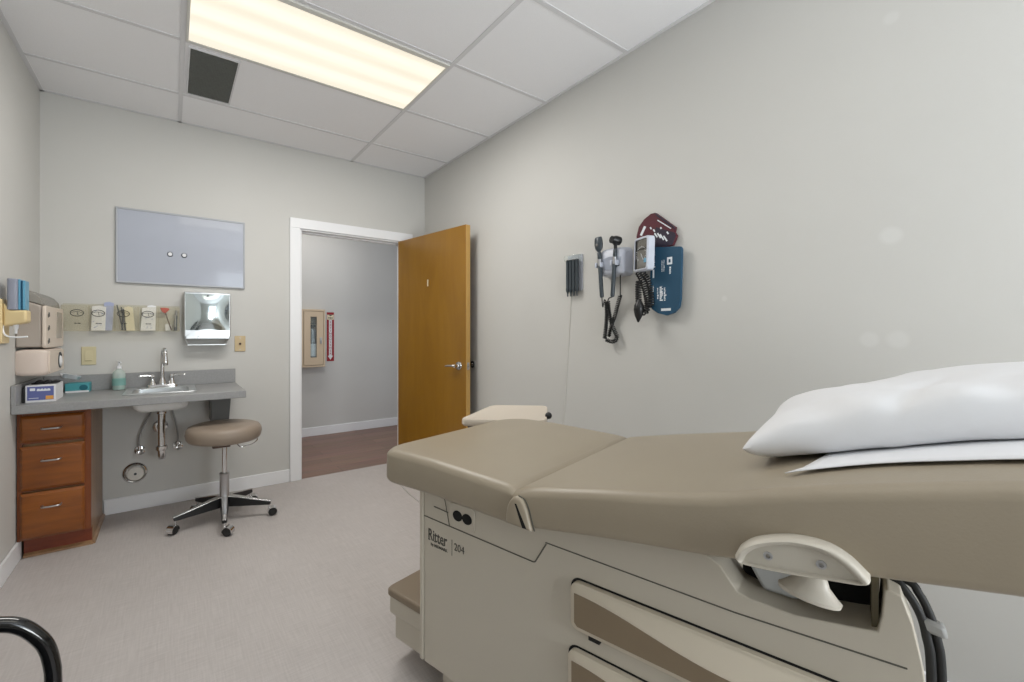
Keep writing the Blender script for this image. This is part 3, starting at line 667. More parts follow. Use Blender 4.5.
build('bottle', MB().lathe([(.030, 0), (.0345, .006), (.0345, .098), (.028, .118), (.012, .132), (.012, .14)], (*sxy, CT+.001), (0, 0, 1), 24, 1, .8), 'bottle', t)
build('pump', MB().lathe([(.014, 0), (.014, .016), (.004, .018), (.004, .036), (.009, .037), (.008, .047)], (*sxy, CT+.138), (0, 0, 1), 14).tube([(sxy[0], sxy[1], CT+.18), (sxy[0]+.012, sxy[1]-.028, CT+.178)], [.006, .004], 8), 'paper', t)
build('bottle_label', MB().lathe([(.0352, .03), (.0352, .075)], (*sxy, CT+.001), (0, 0, 1), 24, 1, .8), 'greencard', t)

# ------------------------------------------------------------------ stool
sx, sy = .273, 3.2
t = thing('rolling_stool', 'round taupe padded rolling stool with five-star chrome base below the sink counter', 'stool', (sx, sy, 0))
b = MB(); b.lathe([(.05, .0), (.17, .0), (.195, .007), (.206, .022), (.212, .05), (.209, .074), (.197, .092), (.172, .101), (.09, .104), (0, .105)], (sx, sy, .502), (.015, 0, 1), 40); st = build('seat', b, 'stoolvinyl', t)
b = MB(); b.box(sx-.068, sx+.03, sy-.04, sy+.04, .462, .502); build('seat_plate', b, 'brown', t, bevel=.004)
b = MB(); b.cyl((sx, sy, .27), (sx, sy, .475), .0145); build('piston', b, 'chrome', t)
b = MB(); b.lathe([(.036, 0), (.036, .03), (.03, .05), (.027, .06), (.027, .19), (.029, .195), (.022, .2)], (sx, sy, .098), (0, 0, 1), 24); build('column', b, 'satin', t)
b = MB(); b.tube(cr([(sx+.06, sy-.03, .487), (sx+.075, sy-.05, .464), (sx+.09, sy-.06, .458), (sx+.15, sy-.05, .466), (sx+.18, sy-.03, .48), (sx+.185, sy-.015, .49), (sx+.17, sy-.0, .494), (sx+.12, sy+.0, .49)], 5), .0032, 8); build('lever', b, 'chrome', t)
for k in range(5):
    a = math.radians(-95+72*k); d = V((math.cos(a), math.sin(a), 0)); w = V((-d.y, d.x, 0)); c0 = V((sx, sy, 0))
    b = MB(); rg = []
    for (rr, hw, zl, zh) in ((.02, .026, .085, .148), (.08, .022, .082, .138), (.17, .017, .078, .116), (.255, .0145, .074, .098), (.272, .012, .074, .095)):
        p = c0+d*rr; rg.append([p-w*hw+V((0, 0, zl)), p+w*hw+V((0, 0, zl)), p+w*hw*.8+V((0, 0, zh)), p-w*hw*.8+V((0, 0, zh))])
    b.rings(rg); lg = build('leg', b, 'black', t, bevel=.003)
    b = MB(); rg = []
    for (rr, hw, zh) in ((.02, .021, .15), (.08, .0178, .140), (.17, .0137, .118), (.255, .0117, .100), (.276, .010, .096)):
        p = c0+d*rr; rg.append([p-w*hw+V((0, 0, zh-.003)), p+w*hw+V((0, 0, zh-.003)), p+w*hw*.9+V((0, 0, zh+.003)), p-w*hw*.9+V((0, 0, zh+.003))])
    b.rings(rg); build('chrome_top', b, 'chrome', lg, bevel=.001)
    pc = c0+d*.262; sw = [1.1, .3, -.9, 2.0, .6][k]; q = V((math.cos(a+sw), math.sin(a+sw), 0)); qa = V((-q.y, q.x, 0)); wc = pc+q*.02+V((0, 0, .0265))
    cs = MB(); cs.cyl(pc+V((0, 0, .046)), pc+V((0, 0, .08)), .007); 
    arc = [wc+(q*math.cos(u)+V((0, 0, 1))*math.sin(u))*.030 for u in [PI*(-.1+1.15*i/10) for i in range(11)]]
    arci = [wc+(q*math.cos(u)+V((0, 0, 1))*math.sin(u))*.027 for u in [PI*(-.1+1.15*i/10) for i in range(11)]]
    cs.prism([p-qa*.021 for p in arc+arci[::-1]], qa*.042); ca = build('caster', cs, 'chrome', t)
    wh = MB()
    for sgn in (-1, 1): wh.lathe([(.020, 0), (.0255, .003), (.026, .012), (.022, .016)], wc+qa*(sgn*.003), qa*sgn, 20)
    build('wheel', wh, 'rubber', ca)

# ------------------------------------------------------------------ hall things
fx0, fx1, fz0, fz1, fyf = 1.173, 1.43, .797, 1.446, 5.085
t = thing('fire_extinguisher_cabinet', 'beige metal fire extinguisher cabinet on the hallway wall', 'fire cabinet', ((fx0+fx1)/2, HY, fz0))
b = MB(); y = fyf
b.frame([(fx0, y, fz0), (fx1, y, fz0), (fx1, y, fz1), (fx0, y, fz1)], [(fx0+.02, y, fz0+.02), (fx1-.02, y, fz0+.02), (fx1-.02, y, fz1-.02), (fx0+.02, y, fz1-.02)], (0, HY-y-.001, 0)); b.box(fx0+.002, fx1-.002, HY-.006, HY-.001, fz0+.002, fz1-.002)
build('case', b, 'firecream', t, bevel=.003)
b = MB(); a = [(fx0+.024, fz0+.024), (fx1-.024, fz0+.024), (fx1-.024, fz1-.024), (fx0+.024, fz1-.024)]; i_ = [(1.268, .905), (1.335, .905), (1.335, 1.362), (1.268, 1.362)]
b.frame([(x, y-.004, z) for x, z in a], [(x, y-.004, z) for x, z in i_], (0, .012, 0)); dr = build('door', b, 'firecream', t, bevel=.002)
build('pane', MB().box(1.268, 1.335, y+.002, y+.005, .905, 1.362), 'glass', dr)
build('latch', MB().box(1.368, 1.39, y-.012, y-.003, 1.06, 1.13).box(1.376, 1.383, y-.024, y-.010, 1.075, 1.10), 'satin', dr, bevel=.002)
t = thing('fire_extinguisher', 'silver fire extinguisher seen through the narrow pane of the hallway cabinet', 'fire extinguisher', (1.30, 5.145, fz0+.022))
build('cylinder', MB().lathe([(.045, 0), (.05, .01), (.05, .36), (.04, .395), (.016, .415), (.016, .43)], (1.30, 5.147, fz0+.022), (0, 0, 1), 20), 'silver', t)
build('valve_head', MB().box(1.27, 1.335, 5.135, 5.16, fz0+.45, fz0+.475).box(1.27, 1.345, 5.137, 5.157, fz0+.49, fz0+.498).cyl((1.30, 5.147, fz0+.43), (1.30, 5.147, fz0+.47), .018), 'black', t)
build('label_band', MB().lathe([(.0505, .1), (.0505, .24)], (1.30, 5.147, fz0+.022), (0, 0, 1), 20), 'paper', t)
gx0, gx1, gz0, gz1 = 1.48, 1.563, .852, 1.422
t = thing('fire_sign', 'tall red fire extinguisher sign with white arrow beside the hallway cabinet', 'sign', ((gx0+gx1)/2, HY, gz0)); y = HY-.004
build('panel', MB().box(gx0, gx1, y, HY-.001, gz0, gz1), 'signred', t)
build('head_panel', MB().box(gx0+.004, gx1-.004, y-.0012, y, gz1-.086, gz1-.028), 'creampaper', t)
gm = (gx0+gx1)/2
build('head_lettering', MB().text('FIRE', (gm, y-.0018, gz1-.078), (1, 0, 0), (0, 0, 1), .034, .0004, .9, 'CENTER', .0004).prism([(gx0+.015, y-.0014, gz1-.03), (gm, y-.0014, gz1-.044), (gx1-.015, y-.0014, gz1-.03)], (0, .001, 0)), 'ink', t)
build('arrow', MB().prism([(gm-.017, y-.0012, gz1-.09), (gm-.017, y-.0012, gz0+.062), (gm-.03, y-.0012, gz0+.062), (gm, y-.0012, gz0+.014), (gm+.03, y-.0012, gz0+.062), (gm+.017, y-.0012, gz0+.062), (gm+.017, y-.0012, gz1-.09)], (0, .001, 0)), 'print', t)
b = MB()
for k, ch in enumerate('EXTINGUISHER'): b.text(ch, (gm, y-.002, gz1-.126-.0335*k), (1, 0, 0), (0, 0, 1), .034, .0004, 1, 'CENTER', .0003)
build('lettering', b, 'signred', t)

# ------------------------------------------------------------------ right wall: diagnostic set
def W(y, z, d=0): return V((R-d, y, z))            # point on the right wall, d out from it
# ear specula dispenser
t = thing('specula_dispenser', 'clear wall dispenser with four dark tubes, leftmost on the right wall', 'dispenser', W(1.81, 1.5))
build('back_plate', MB().prism([W(y, z, .001) for y, z in rrect(1.752, 1.868, 1.43, 1.645, .008, 3)], (-.006, 0, 0)), 'devgrey', t)
b = MB(); b.prism([W(1.756, 1.605, .007), W(1.756, 1.645, .007), W(1.756, 1.64, .042), W(1.756, 1.61, .046)], (0, .108, 0)); build('top_cap', b, 'clear', t, bevel=.003)
for k in range(4):
    yk = 1.773+.0247*k
    b = MB(); b.lathe([(.0105, .165), (.0105, .0), (.0115, -.004), (.0115, -.016), (.005, -.03), (.0035, -.052)], W(yk, 1.45, .028), (0, 0, 1), 14)
    build('tube', b, 'dark', t)
b = MB(); b.tube(cr([W(1.842, 1.43, .004), W(1.856, 1.2, .0025), W(1.88, .9, .0025), W(1.905, .6, .0025), W(1.91, .12, .0025)], 4), .0017, 6)
build('cord', b, 'cord', t)
# transformer
t = thing('diagnostic_wall_unit', 'pale grey wall transformer with two cradles for the exam scopes', 'medical device', W(1.49, 1.55))
b = MB(); rg = [[W(y, z, d) for y, z in rrect(1.418+i, 1.575-i, 1.485+i, 1.63-i, [.02, .02, .03, .03], 5)] for d, i in ((.001, -.004), (.05, 0), (.066, .004), (.074, .014))]; b.rings(rg); build('housing', b, 'devgrey', t)
b = MB(); b.prism([W(y, z, .0735) for y, z in [(1.43, 1.575), (1.435, 1.545), (1.455, 1.522), (1.48, 1.51), (1.53, 1.515), (1.552, 1.54), (1.555, 1.575), (1.50, 1.585)]], (-.003, 0, 0)); build('scoop', b, 'scoop', t, bevel=.001)
for yk in (1.464, 1.562):
    b = MB(); b.prism([W(yk-.022, 1.56, .02), W(yk+.022, 1.56, .02), W(yk+.02, 1.56, .1), W(yk+.012, 1.56, .1), W(yk+.010, 1.56, .08), W(yk-.010, 1.56, .08), W(yk-.012, 1.56, .1), W(yk-.02, 1.56, .1)], (0, 0, -.028)); 
    if yk > 1.5: b.box(R-.05, R-.001, 1.545, 1.585, 1.515, 1.55)
    build('cradle', b, 'devgrey', t, bevel=.004)
build('badge', MB().obox(W(1.462, 1.532, .0765), (0, 1, -.1), (0, .1, 1), (1, 0, 0), .022, .006, .0012), 'dark', t)
# scopes
def scope(yk, lab, kind):
    t = thing('otoscope' if kind else 'ophthalmoscope', lab, 'scope', W(yk, 1.58, .082)); ax = V((.03, .10 if kind == 0 else -.05, 1)).normalized()
    c0 = W(yk, 1.568, .085)
    b = MB(); b.lathe([(.0085, -.2), (.011, -.19), (.011, -.03), (.008, -.02), (.008, .01), (.0105, .016), (.0105, .045), (.007, .05)], c0, ax, 16); build('handle', b, 'dark', t)
    build('collar', MB().lathe([(.0115, -.028), (.0115, .008)], c0, ax, 16), 'satin', t)
    h = c0+ax*.05
    if kind == 0:
        b = MB(); b.lathe([(.009, 0), (.022, .018), (.026, .042), (.023, .074), (.02, .08)], h, ax, 18, .65, 1.0); build('head', b, 'dark', t)
        build('eyepiece', MB().lathe([(.009, 0), (.009, .006), (.006, .007)], h+ax*.035+V((-.012, 0, 0)), (-1, 0, 0), 14), 'bracket', t)
    else:
        b = MB(); b.lathe([(.008, 0), (.009, .018), (.013, .024), (.013, .028)], h, ax, 16); b.lathe([(.014, -.028), (.023, -.022), (.024, .006), (.019, .014), (.019, .028), (.0, .028)], h+ax*.044, (-.9, .25, .1), 18); build('head', b, 'black', t)
        build('speculum_lens', MB().lathe([(.013, 0), (.012, .003)], h+ax*.042+V((-.024, .006, .003)), (-.9, .25, .1), 16), 'bracket', t)
    return c0-ax*.2
p1 = scope(1.56, 'dark ophthalmoscope with flat head in the left cradle', 0)
p2 = scope(1.462, 'black otoscope with round head in the right cradle', 1)
t = thing('coiled_cords', 'black coiled cords hanging in a loop below the transformer', 'cord', W(1.55, 1.3, .05))
def coil(path, R_, r_, turns, step=10):
    P_ = cr(path, 30); L_ = [0]
    for i in range(1, len(P_)): L_.append(L_[-1]+(P_[i]-P_[i-1]).length)
    out = []; N = turns*step; j = 0; u0 = V((1, 0, 0))
    for k in range(N+1):
        s_ = L_[-1]*k/N
        while j < len(P_)-2 and L_[j+1] < s_: j += 1
        f = (s_-L_[j])/max(L_[j+1]-L_[j], 1e-9); p = P_[j].lerp(P_[j+1], f); tg = (P_[j+1]-P_[j]).normalized()
        u = (u0-tg*u0.dot(tg)).normalized(); w = tg.cross(u); a = 2*PI*k/step; out.append(p+u*(R_*math.cos(a))+w*(R_*math.sin(a)))
    return out
for nm, pts in (('straight_lead', [p1, p1+V((.002, -.004, -.05)), W(1.552, 1.36, .055), W(1.545, 1.345, .05)]), ('straight_lead', [p2, W(1.52, 1.365, .06), W(1.535, 1.345, .05)]), ('straight_lead', [W(1.462, 1.487, .04), W(1.461, 1.42, .04), W(1.462, 1.375, .04)])):
    build(nm, MB().tube(cr(pts, 6), .003, 8), 'rubber', t)
build('coil', MB().tube(coil([W(1.545, 1.35, .05), W(1.541, 1.29, .05), W(1.546, 1.22, .05), W(1.556, 1.15, .05)], .0085, .003, 22), .0033, 6), 'rubber', t)
build('coil', MB().tube(coil([W(1.536, 1.35, .045), W(1.534, 1.30, .04), W(1.528, 1.24, .03), W(1.505, 1.19, .03), W(1.492, 1.165, .03), W(1.50, 1.14, .03), W(1.525, 1.134, .035), W(1.55, 1.145, .05)], .0085, .003, 28), .0033, 6), 'rubber', t)
build('coil', MB().tube(coil([W(1.462, 1.378, .04), W(1.482, 1.33, .035), W(1.505, 1.27, .03), W(1.535, 1.22, .02), W(1.548, 1.16, .024)], .0085, .003, 24), .0033, 6), 'rubber', t)
# gauge
t = thing('blood_pressure_gauge', 'white-rimmed square blood pressure gauge between the scopes and blue cuff', 'blood pressure gauge', W(1.335, 1.57))
ga = V((-.45, -.1, 0)).normalized(); 
gc = W(1.298, 1.566, .092); gx = V((0, -1, 0)); gn = V((-1, .34, 0)).normalized(); gx = V((-gn.y, gn.x, 0)).normalized(); gu = V((.05, 0, 1)).normalized()
if gx.y > 0: gx = -gx
def G(u, v, d): return gc+gx*u+gu*v+gn*d
b = MB(); b.rings([[G(x, z, d) for x, z in rrect(-.056+i, .056-i, -.084+i, .084-i, .014, 5)] for d, i in ((-.038, .008), (-.03, 0), (.002, 0), (.007, .006))], capb=False)
b.frame([G(x, z, .007) for x, z in rrect(-.050, .050, -.078, .078, .012, 5)], [G(x, z, .007) for x, z in rrect(-.045, .045, -.073, .073, .008, 5)], gn*-.006); build('housing', b, 'devgrey', t)
build('dial', MB().prism([G(x, z, -.002) for x, z in rrect(-.0455, .0455, -.0735, .0735, .008, 5)], gn*.004), 'gaugeface', t)
b = MB()
for k in range(21):
    a = math.radians(-50+14*k); rr = .036; b.obox(G(rr*math.cos(a), rr*math.sin(a), .0026), gx*math.cos(a)+gu*math.sin(a), gx*-math.sin(a)+gu*math.cos(a), gn, .005 if k % 5 == 0 else .003, .0008, .0004)
b.obox(G(.008, -.014, .003), gx*.5-gu*.86, gx*.86+gu*.5, gn, .02, .0012, .0006); build('dial_marks', b, 'print', t)
build('dial_band', MB().prism([G(x, z, .0022) for x, z in ((-.045, .02), (.045, .02), (.045, .026), (-.045, .026))], gn*.0006).prism([G(x, z, .0022) for x, z in rrect(-.0445, -.032, -.07, .07, .004, 3)], gn*.0006), 'black', t)
build('corner_mark', MB().prism([G(x, z, .0028) for x, z in rrect(.022, .040, -.045, -.024, .003, 3)], gn*.0006), 'blue', t)
build('wall_bracket', MB().box(R-.062, R-.001, 1.285, 1.36, 1.5, 1.588), 'devgrey', t, bevel=.004)
# hose + bulb
t = thing('inflation_bulb', 'black rubber inflation bulb and coiled hose under the gauge', 'bulb', W(1.35, 1.3, .06))
build('coiled_hose', MB().tube(coil([W(1.335, 1.485, .07), W(1.308, 1.43, .065), W(1.288, 1.36, .065), W(1.284, 1.31, .065), W(1.296, 1.282, .068), W(1.318, 1.29, .072), W(1.326, 1.33, .075), W(1.328, 1.40, .075), W(1.325, 1.44, .075)], .012, .004, 34, 12), .0042, 6), 'rubber', t)
build('coiled_hose', MB().tube(coil([W(1.325, 1.485, .05), W(1.295, 1.44, .045), W(1.276, 1.36, .045), W(1.274, 1.31, .05)], .011, .004, 16, 12), .0042, 6), 'rubber', t)
build('bulb', MB().lathe([(.004, -.062), (.007, -.055), (.018, -.03), (.025, 0), (.023, .022), (.013, .04), (.008, .05)], W(1.318, 1.295, .085), (.02, -.05, 1), 18), 'black', t)
# cuffs
def flat(pts, d0, d1): return MB().prism([W(y, z, d0) for y, z in pts], (-(d1-d0), 0, 0))
blue_o = [(1.278, 1.602), (1.128, 1.582), (1.121, 1.57), (1.128, 1.335), (1.135, 1.30), (1.160, 1.275), (1.198, 1.264), (1.245, 1.277), (1.275, 1.298), (1.288, 1.325), (1.279, 1.59)]
t = thing('blue_cuff', 'dark blue blood pressure cuff hanging flat on the right wall', 'blood pressure cuff', W(1.2, 1.43, .02))
b = flat(blue_o, .028, .042); b.m = 1
def bars(y, z0, z1, w, dense, d):
    z = z0
    while z < z1:
        hgt = random.choice((.004, .006, .009)); b.box(R-d-.0008, R-d, y-w*random.uniform(.45, 1), y, z, min(z+hgt, z1)); z += hgt+dense
bars(1.266, 1.50, 1.575, .010, .004, .0422); bars(1.270, 1.32, 1.41, .006, .003, .0422)
bars(1.245, 1.345, 1.40, .008, .003, .0422); bars(1.232, 1.335, 1.405, .018, .002, .0422); bars(1.21, 1.335, 1.40, .012, .003, .0422)
bars(1.222, 1.475, 1.53, .005, .002, .0422); bars(1.212, 1.475, 1.53, .005, .002, .0422); bars(1.182, 1.46, 1.495, .010, .002, .0422)
b.box(R-.0428, R-.042, 1.168, 1.194, 1.505, 1.54); b.box(R-.0428, R-.042, 1.262, 1.27, 1.45, 1.49); b.box(R-.0428, R-.042, 1.175, 1.225, 1.286, 1.298); b.m = 0; b.box(R-.0432, R-.0424, 1.176, 1.186, 1.514, 1.53); build('sleeve', b, ['cuffblue', 'print'], t)
red_o = [(1.372, 1.62), (1.373, 1.675), (1.36, 1.72), (1.33, 1.752), (1.292, 1.772), (1.268, 1.772), (1.165, 1.682), (1.17, 1.66), (1.158, 1.64), (1.178, 1.598), (1.26, 1.592)]
t = thing('maroon_cuff', 'folded maroon blood pressure cuff tucked behind the blue cuff', 'blood pressure cuff', W(1.27, 1.68, .01))
slv = flat(red_o, .006, .026)
build('folded_end', flat([(1.262, 1.70), (1.165, 1.655), (1.158, 1.64), (1.176, 1.60), (1.262, 1.598), (1.285, 1.63)], .0262, .0275), 'navy', t)
build('edge_fold', flat([(1.268, 1.772), (1.255, 1.752), (1.16, 1.668), (1.165, 1.682)], .026, .031), 'navy', t, bevel=.001)
b = slv; b.m = 1
b.obox(W(1.335, 1.695, .0268), (0, -.5, .86), (0, .86, .5), (1, 0, 0), .024, .0065, .0006)
b.obox(W(1.218, 1.705, .0282), (0, -.8, -.62), (0, -.62, .8), (1, 0, 0), .045, .0022, .0006)
for (y, z, l_) in ((1.29, 1.70, .010), (1.272, 1.685, .012), (1.262, 1.66, .022), (1.245, 1.655, .026), (1.23, 1.645, .03), (1.212, 1.635, .028), (1.235, 1.69, .008), (1.2, 1.66, .012)):
    b.obox(W(y, z, .0282), (0, .55, .83), (0, .83, -.55), (1, 0, 0), l_*.6, .0035, .0005)
build('sleeve', b, ['maroon', 'print'], t)

# ------------------------------------------------------------------ exam table (local frame: x across towards the wall, y towards the foot end)
TH = math.radians(14.5); O = V((.681, .821, 0))
TB = thing('exam_table', 'cream medical exam table with taupe vinyl cushions and side drawers', 'exam table', O, TH, local=True)
def interp(P, s):
    P = sorted(P)
    if s <= P[0][0]: return P[0][1]
    for (a, za), (b_, zb) in zip(P, P[1:]):
        if s <= b_: return za+(zb-za)*(s-a)/(b_-a)
    return P[-1][1]
BACKTOP = [(0, .802), (-.037, .811), (-.206, .846), (-.39, .880), (-.45, .895), (-.55, .928), (-.7, .968), (-.8, .992), (-1.2, 1.07)]
BACKBOT = [(0, .709), (-.225, .748), (-.415, .775), (-.663, .821), (-.785, .843), (-1.2, .91)]
FOOTTOP = [(0, .802), (.04, .806), (.3, .815), (.55, .812)]; FOOTBOT = [(0, .709), (.3, .714), (.55, .706)]
def cushion(s0, s1, w0, w1, rn, rf, top, bot, rr, crown=.006):
    """padded cushion: left/right outlines at shared stations along the table, rounded edges; rn/rf corner radii (near, far) at s0 and s1"""
    st = []
    n = 22
    def side(s, r0, r1):   # how far the outline is pulled in at station s
        q = 0
        if r0 and s < s0+r0: q = r0-math.sqrt(max(0, r0*r0-(s0+r0-s)**2))
        if r1 and s > s1-r1: q = r1-math.sqrt(max(0, r1*r1-(s-s1+r1)**2))
        return q
    ss = set([s0, s1])
    for r0 in (rn[0], rf[0]):
        for k in range(7): ss.add(s0+r0*(1-math.cos(.5*PI*k/6)))
    for r1 in (rn[1], rf[1]):
        for k in range(7): ss.add(s1-r1*(1-math.cos(.5*PI*k/6)))
    for k in range(1, n): ss.add(s0+(s1-s0)*k/n)
    ss = sorted(ss); ss = [s for i, s in enumerate(ss) if i == 0 or s-ss[i-1] > .0015]; ss[-1] = s1
    NS = len(ss)
    prof = [(0, 0, 0)]
    mb = MB(); rings = []
    def ring(ins, f):      # f maps (s) -> z
        pts = []
        for s in ss:
            sc = s0+ins+(s-s0)*(s1-s0-2*ins)/(s1-s0); pts.append((w0+side(s, *rn)+ins, sc, f(sc)))
        for s in reversed(ss):
            sc = s0+ins+(s-s0)*(s1-s0-2*ins)/(s1-s0); pts.append((w1-side(s, *rf)-ins, sc, f(sc)))
        return pts
    zt_ = lambda s: interp(top, s); zb_ = lambda s: interp(bot, s)
    for k in range(5):
        a = .5*PI*k/4; q = rr*.6; rings.append(ring(q*(1-math.sin(a)), lambda s, a=a, q=q: zb_(s)+q*(1-math.cos(a))))
    for k in range(1, 8):
        a = .5*PI*k/7; rings.append(ring(rr*(1-math.cos(a)), lambda s, a=a: zt_(s)-rr*(1-math.sin(a))))
    n2 = 2*NS
    mb.rings(rings, capa=False, capb=False)
    base = (len(rings)-1)*n2
    # top and bottom fill with a slightly crowned grid
    for bi, rg, sg in ((base, rings[-1], 1), (0, rings[0], -1)):
        K = 8; cols = [[bi+i for i in range(NS)]]
        for k in range(1, K):
            t_ = k/K; idx = []
            for i in range(NS):
                a = V(rg[i]); c_ = V(rg[n2-1-i]); p = a.lerp(c_, t_)
                if sg > 0: p.z += crown*math.sin(PI*t_)*max(0, min(1, (a.y-s0)/.15, (s1-a.y)/.15)) if 0 < i < NS-1 else 0
                mb.v.append(p); idx.append(len(mb.v)-1)
            cols.append(idx)
        cols.append([bi+n2-1-i for i in range(NS)])
        for k in range(K):
            for i in range(NS-1):
                mb.f.append([cols[k][i], cols[k][i+1], cols[k+1][i+1], cols[k+1][i]]); mb.mi.append(0)
    return mb
foot = build('foot_cushion', cushion(-.009, .535, -.004, .712, (.0, .065), (.0, .11), FOOTTOP, FOOTBOT, .028), 'vinyl', TB, ang=80)
back = build('back_cushion', cushion(-1.16, .009, -.004, .712, (.08, .0), (.08, .0), BACKTOP, BACKBOT, .028), 'vinyl', TB, ang=80)
# folded vinyl gusset where the two cushions meet
gs = MB()
o_ = cr([(.018, .719), (.016, .745), (.010, .768), (-.002, .784), (-.016, .789), (-.032, .783), (-.043, .764), (-.050, .742), (-.058, .718)], 4)
gm_ = (-.02, .745)
gs.rings([[(-.004-d, gm_[0]+(v.x-gm_[0])*k, gm_[1]+(v.y-gm_[1])*k) for v in o_] for d, k in ((-.006, 1), (.004, 1), (.009, .95), (.012, .84))] if False else [[(-.004-d, gm_[0]+(p[0]-gm_[0])*k, gm_[1]+(p[1]-gm_[1])*k) for p in [(q.x, q.y) for q in o_]] for d, k in ((-.006, 1), (.004, 1), (.009, .95), (.012, .84))])
build('vinyl_gusset', gs, 'vinyl', foot, ang=70)
build('gusset_slit', MB().prism([(-.0165, -.012, .774), (-.0165, -.017, .774), (-.0165, -.046, .722), (-.0165, -.034, .722)], (.003, 0, 0)), 'gap', foot)
build('gusset_seam', MB().tube(cr([(-.005, -.016, .7905), (-.005, -.034, .7845), (-.005, -.0455, .765), (-.005, -.0528, .742), (-.005, -.0612, .718)], 4), .0016, 6), 'line', foot)
# body shell: profile (s,z) extruded across the table, with a pocket cut on the near side for the back linkage
TN, TF = .10, .61
out_low = [(.432, .118), (.432, .70), (.40, .715), (-.27, .735), (-.33, .72)]
notch = [(-.395, .735), (-.425, .722), (-.445, .695), (-.455, .682), (-.475, .676), (-.545, .674), (-.634, .689), (-.655, .694), (-.660, .72), (-.663, .764)]
out_end = [(-.667, .767), (-.684, .762), (-.697, .72), (-.708, .66), (-.714, .60), (-.712, .118)]
b = MB()
def lx(P, t): return [(t, s, z) for s, z in P]
near = [(.432, .118), (.432, .715), (-.30, .728)]+notch+out_end
near = [(.432, .118), (.432, .712), (.0, .714), (-.25, .722), (-.33, .735), (-.395, .737)]+notch[1:]+out_end
b.prism(lx(near, TN), (.09, 0, 0))
low = [(.432, .118), (.432, .712), (.0, .714), (-.25, .722), (-.33, .735), (-.395, .70), (-.45, .66), (-.6, .66), (-.667, .66), (-.68, .66), (-.712, .60), (-.712, .118)]
b.prism(lx(low, TN+.09), (TF-TN-.09, 0, 0))
shell = build('body_shell', b, 'shell', TB, bevel=.006, seg=3)
# bevelled ledge rail along the side, lighter upper panel
build('seam_line', MB().tube([(TN-.0002, -.026, .643), (TN-.0002, -.45, .640), (TN-.0002, -.69, .650)], .0016, 6), 'line', TB)
b = MB()
b.tube([(TN-.0004, .43, .589), (TN-.0004, .012, .581), (TN-.0004, .006, .583), (TN-.0004, -.028, .640)], .0018, 6).tube([(TN-.0004, .317, .587), (TN-.0004, .338, .665)], .0012, 6).tube([(TN-.0004, .385, .63), (TN-.0004, .323, .627)], .0018, 6)
build('access_panel_seam', b, 'line', TB)
build('corner_strip', MB().box(TN-.006, TN+.02, .4325, .448, .122, .70), 'shell', TB, bevel=.004)
build('plinth', MB().box(TN+.05, TF-.03, -.62, .40, 0, .119), 'shell', TB, bevel=.006)
# outlet
oc = [(.279, .630), (.241, .630)]
build('outlet_plate', MB().prism([(TN-.0005, s, z) for s, z in rrect(.212, .312, .592, .665, .012, 3)], (-.004, 0, 0)), 'shell', TB, bevel=.0015)
for s, z in oc: build('outlet_socket', MB().lathe([(.0165, 0), (.0165, .0015)], (TN-.0046, s, z), (-1, 0, 0), 20, 1.15, .95), 'gap', TB)
build('outlet_screw', MB().lathe([(.003, 0), (.003, .001)], (TN-.0046, .26, .630), (-1, 0, 0), 8), 'gap', TB)
# lettering
X_, Z_ = (0, -1, 0), (0, 0, 1)
b = MB(); b.text('Ritter', (TN-.0008, .413, .520), X_, Z_, .05, .0005, .72, 'LEFT', .0004)
for s in (.412, .385, .367, .349): b.box(TN-.0012, TN, s-.009, s, .518, .5205)
b.text('by MIDMARK', (TN-.0008, .40, .503), X_, Z_, .013, .0004, 1, 'LEFT', .0002); b.box(TN-.0012, TN, .306, .307, .500, .548); b.text('204', (TN-.0008, .298, .520), X_, Z_, .032, .0004, .9, 'LEFT')
build('lettering', b, 'letter', TB)
# drawers
def side_drawer(z0, z1, s0, s1, curve):
    n0 = rrect(s1, s0, z0, z1, .02, 5)
    b = MB(); b.prism([(TN-.0008, s, z) for s, z in rrect(s1-.006, s0+.006, z0-.005, z1+.005, .025, 5)], (.0006, 0, 0)); gp = build('drawer_gap', b, 'gap', TB)
    b = MB(); b.rings([[(TN-d, s, z) for s, z in rrect(s1+i, s0-i, z0+i, z1-i, .02, 5)] for d, i in ((.0008, 0), (.014, 0), (.018, .005))]); dr = build('drawer', b, 'drawerface', TB)
    b = MB(); top = [(s0-.012, curve[0])]+[(s0-.012-(s0-s1-.024)*k/20, curve[0]+(curve[1]-curve[0])*(.5-.5*math.cos(PI*min(1, k/13)))) for k in range(1, 21)]
    P_ = [(s0-.012, z0+.016), (s0-.018, z0+.011)][::1]; P_ = [(TN-.0184, s, z) for s, z in top]+[(TN-.0184, s1+.012, z0+.012), (TN-.0184, s0-.02, z0+.012), (TN-.0184, s0-.012, z0+.02)]
    b.prism(P_, (-.0012, 0, 0)); build('inset_panel', b, 'inset', dr)
    return dr
d1 = side_drawer(.468, .582, -.105, -.655, (.557, .515))
side_drawer(.29, .416, -.098, -.655, (.392, .35))
side_drawer(.14, .275, -.098, -.655, (.25, .21))
build('latch', MB().box(TN-.012, TN-.0005, -.178, -.150, .456, .466), 'gap', d1, bevel=.001)
# linkage pocket
build('pocket_lining', MB().box(TN+.088, TN+.0905, -.66, -.45, .655, .85), 'gap', TB)
build('pocket_post', MB().box(TN+.012, TN+.086, -.657, -.648, .690, .835), 'mech', TB)
b = MB(); b.prism([(TN+.05, s, z) for s, z in ((-.44, .80), (-.465, .72), (-.49, .675), (-.545, .675), (-.56, .70), (-.568, .82))], (.02, 0, 0)); build('linkage_arm', b, 'shellblue', TB, bevel=.008)
build('frame_rail', MB().box(.16, .20, -1.0, -.40, .80, .815).box(.5, .54, -1.0, -.40, .80, .815), 'gap', back)
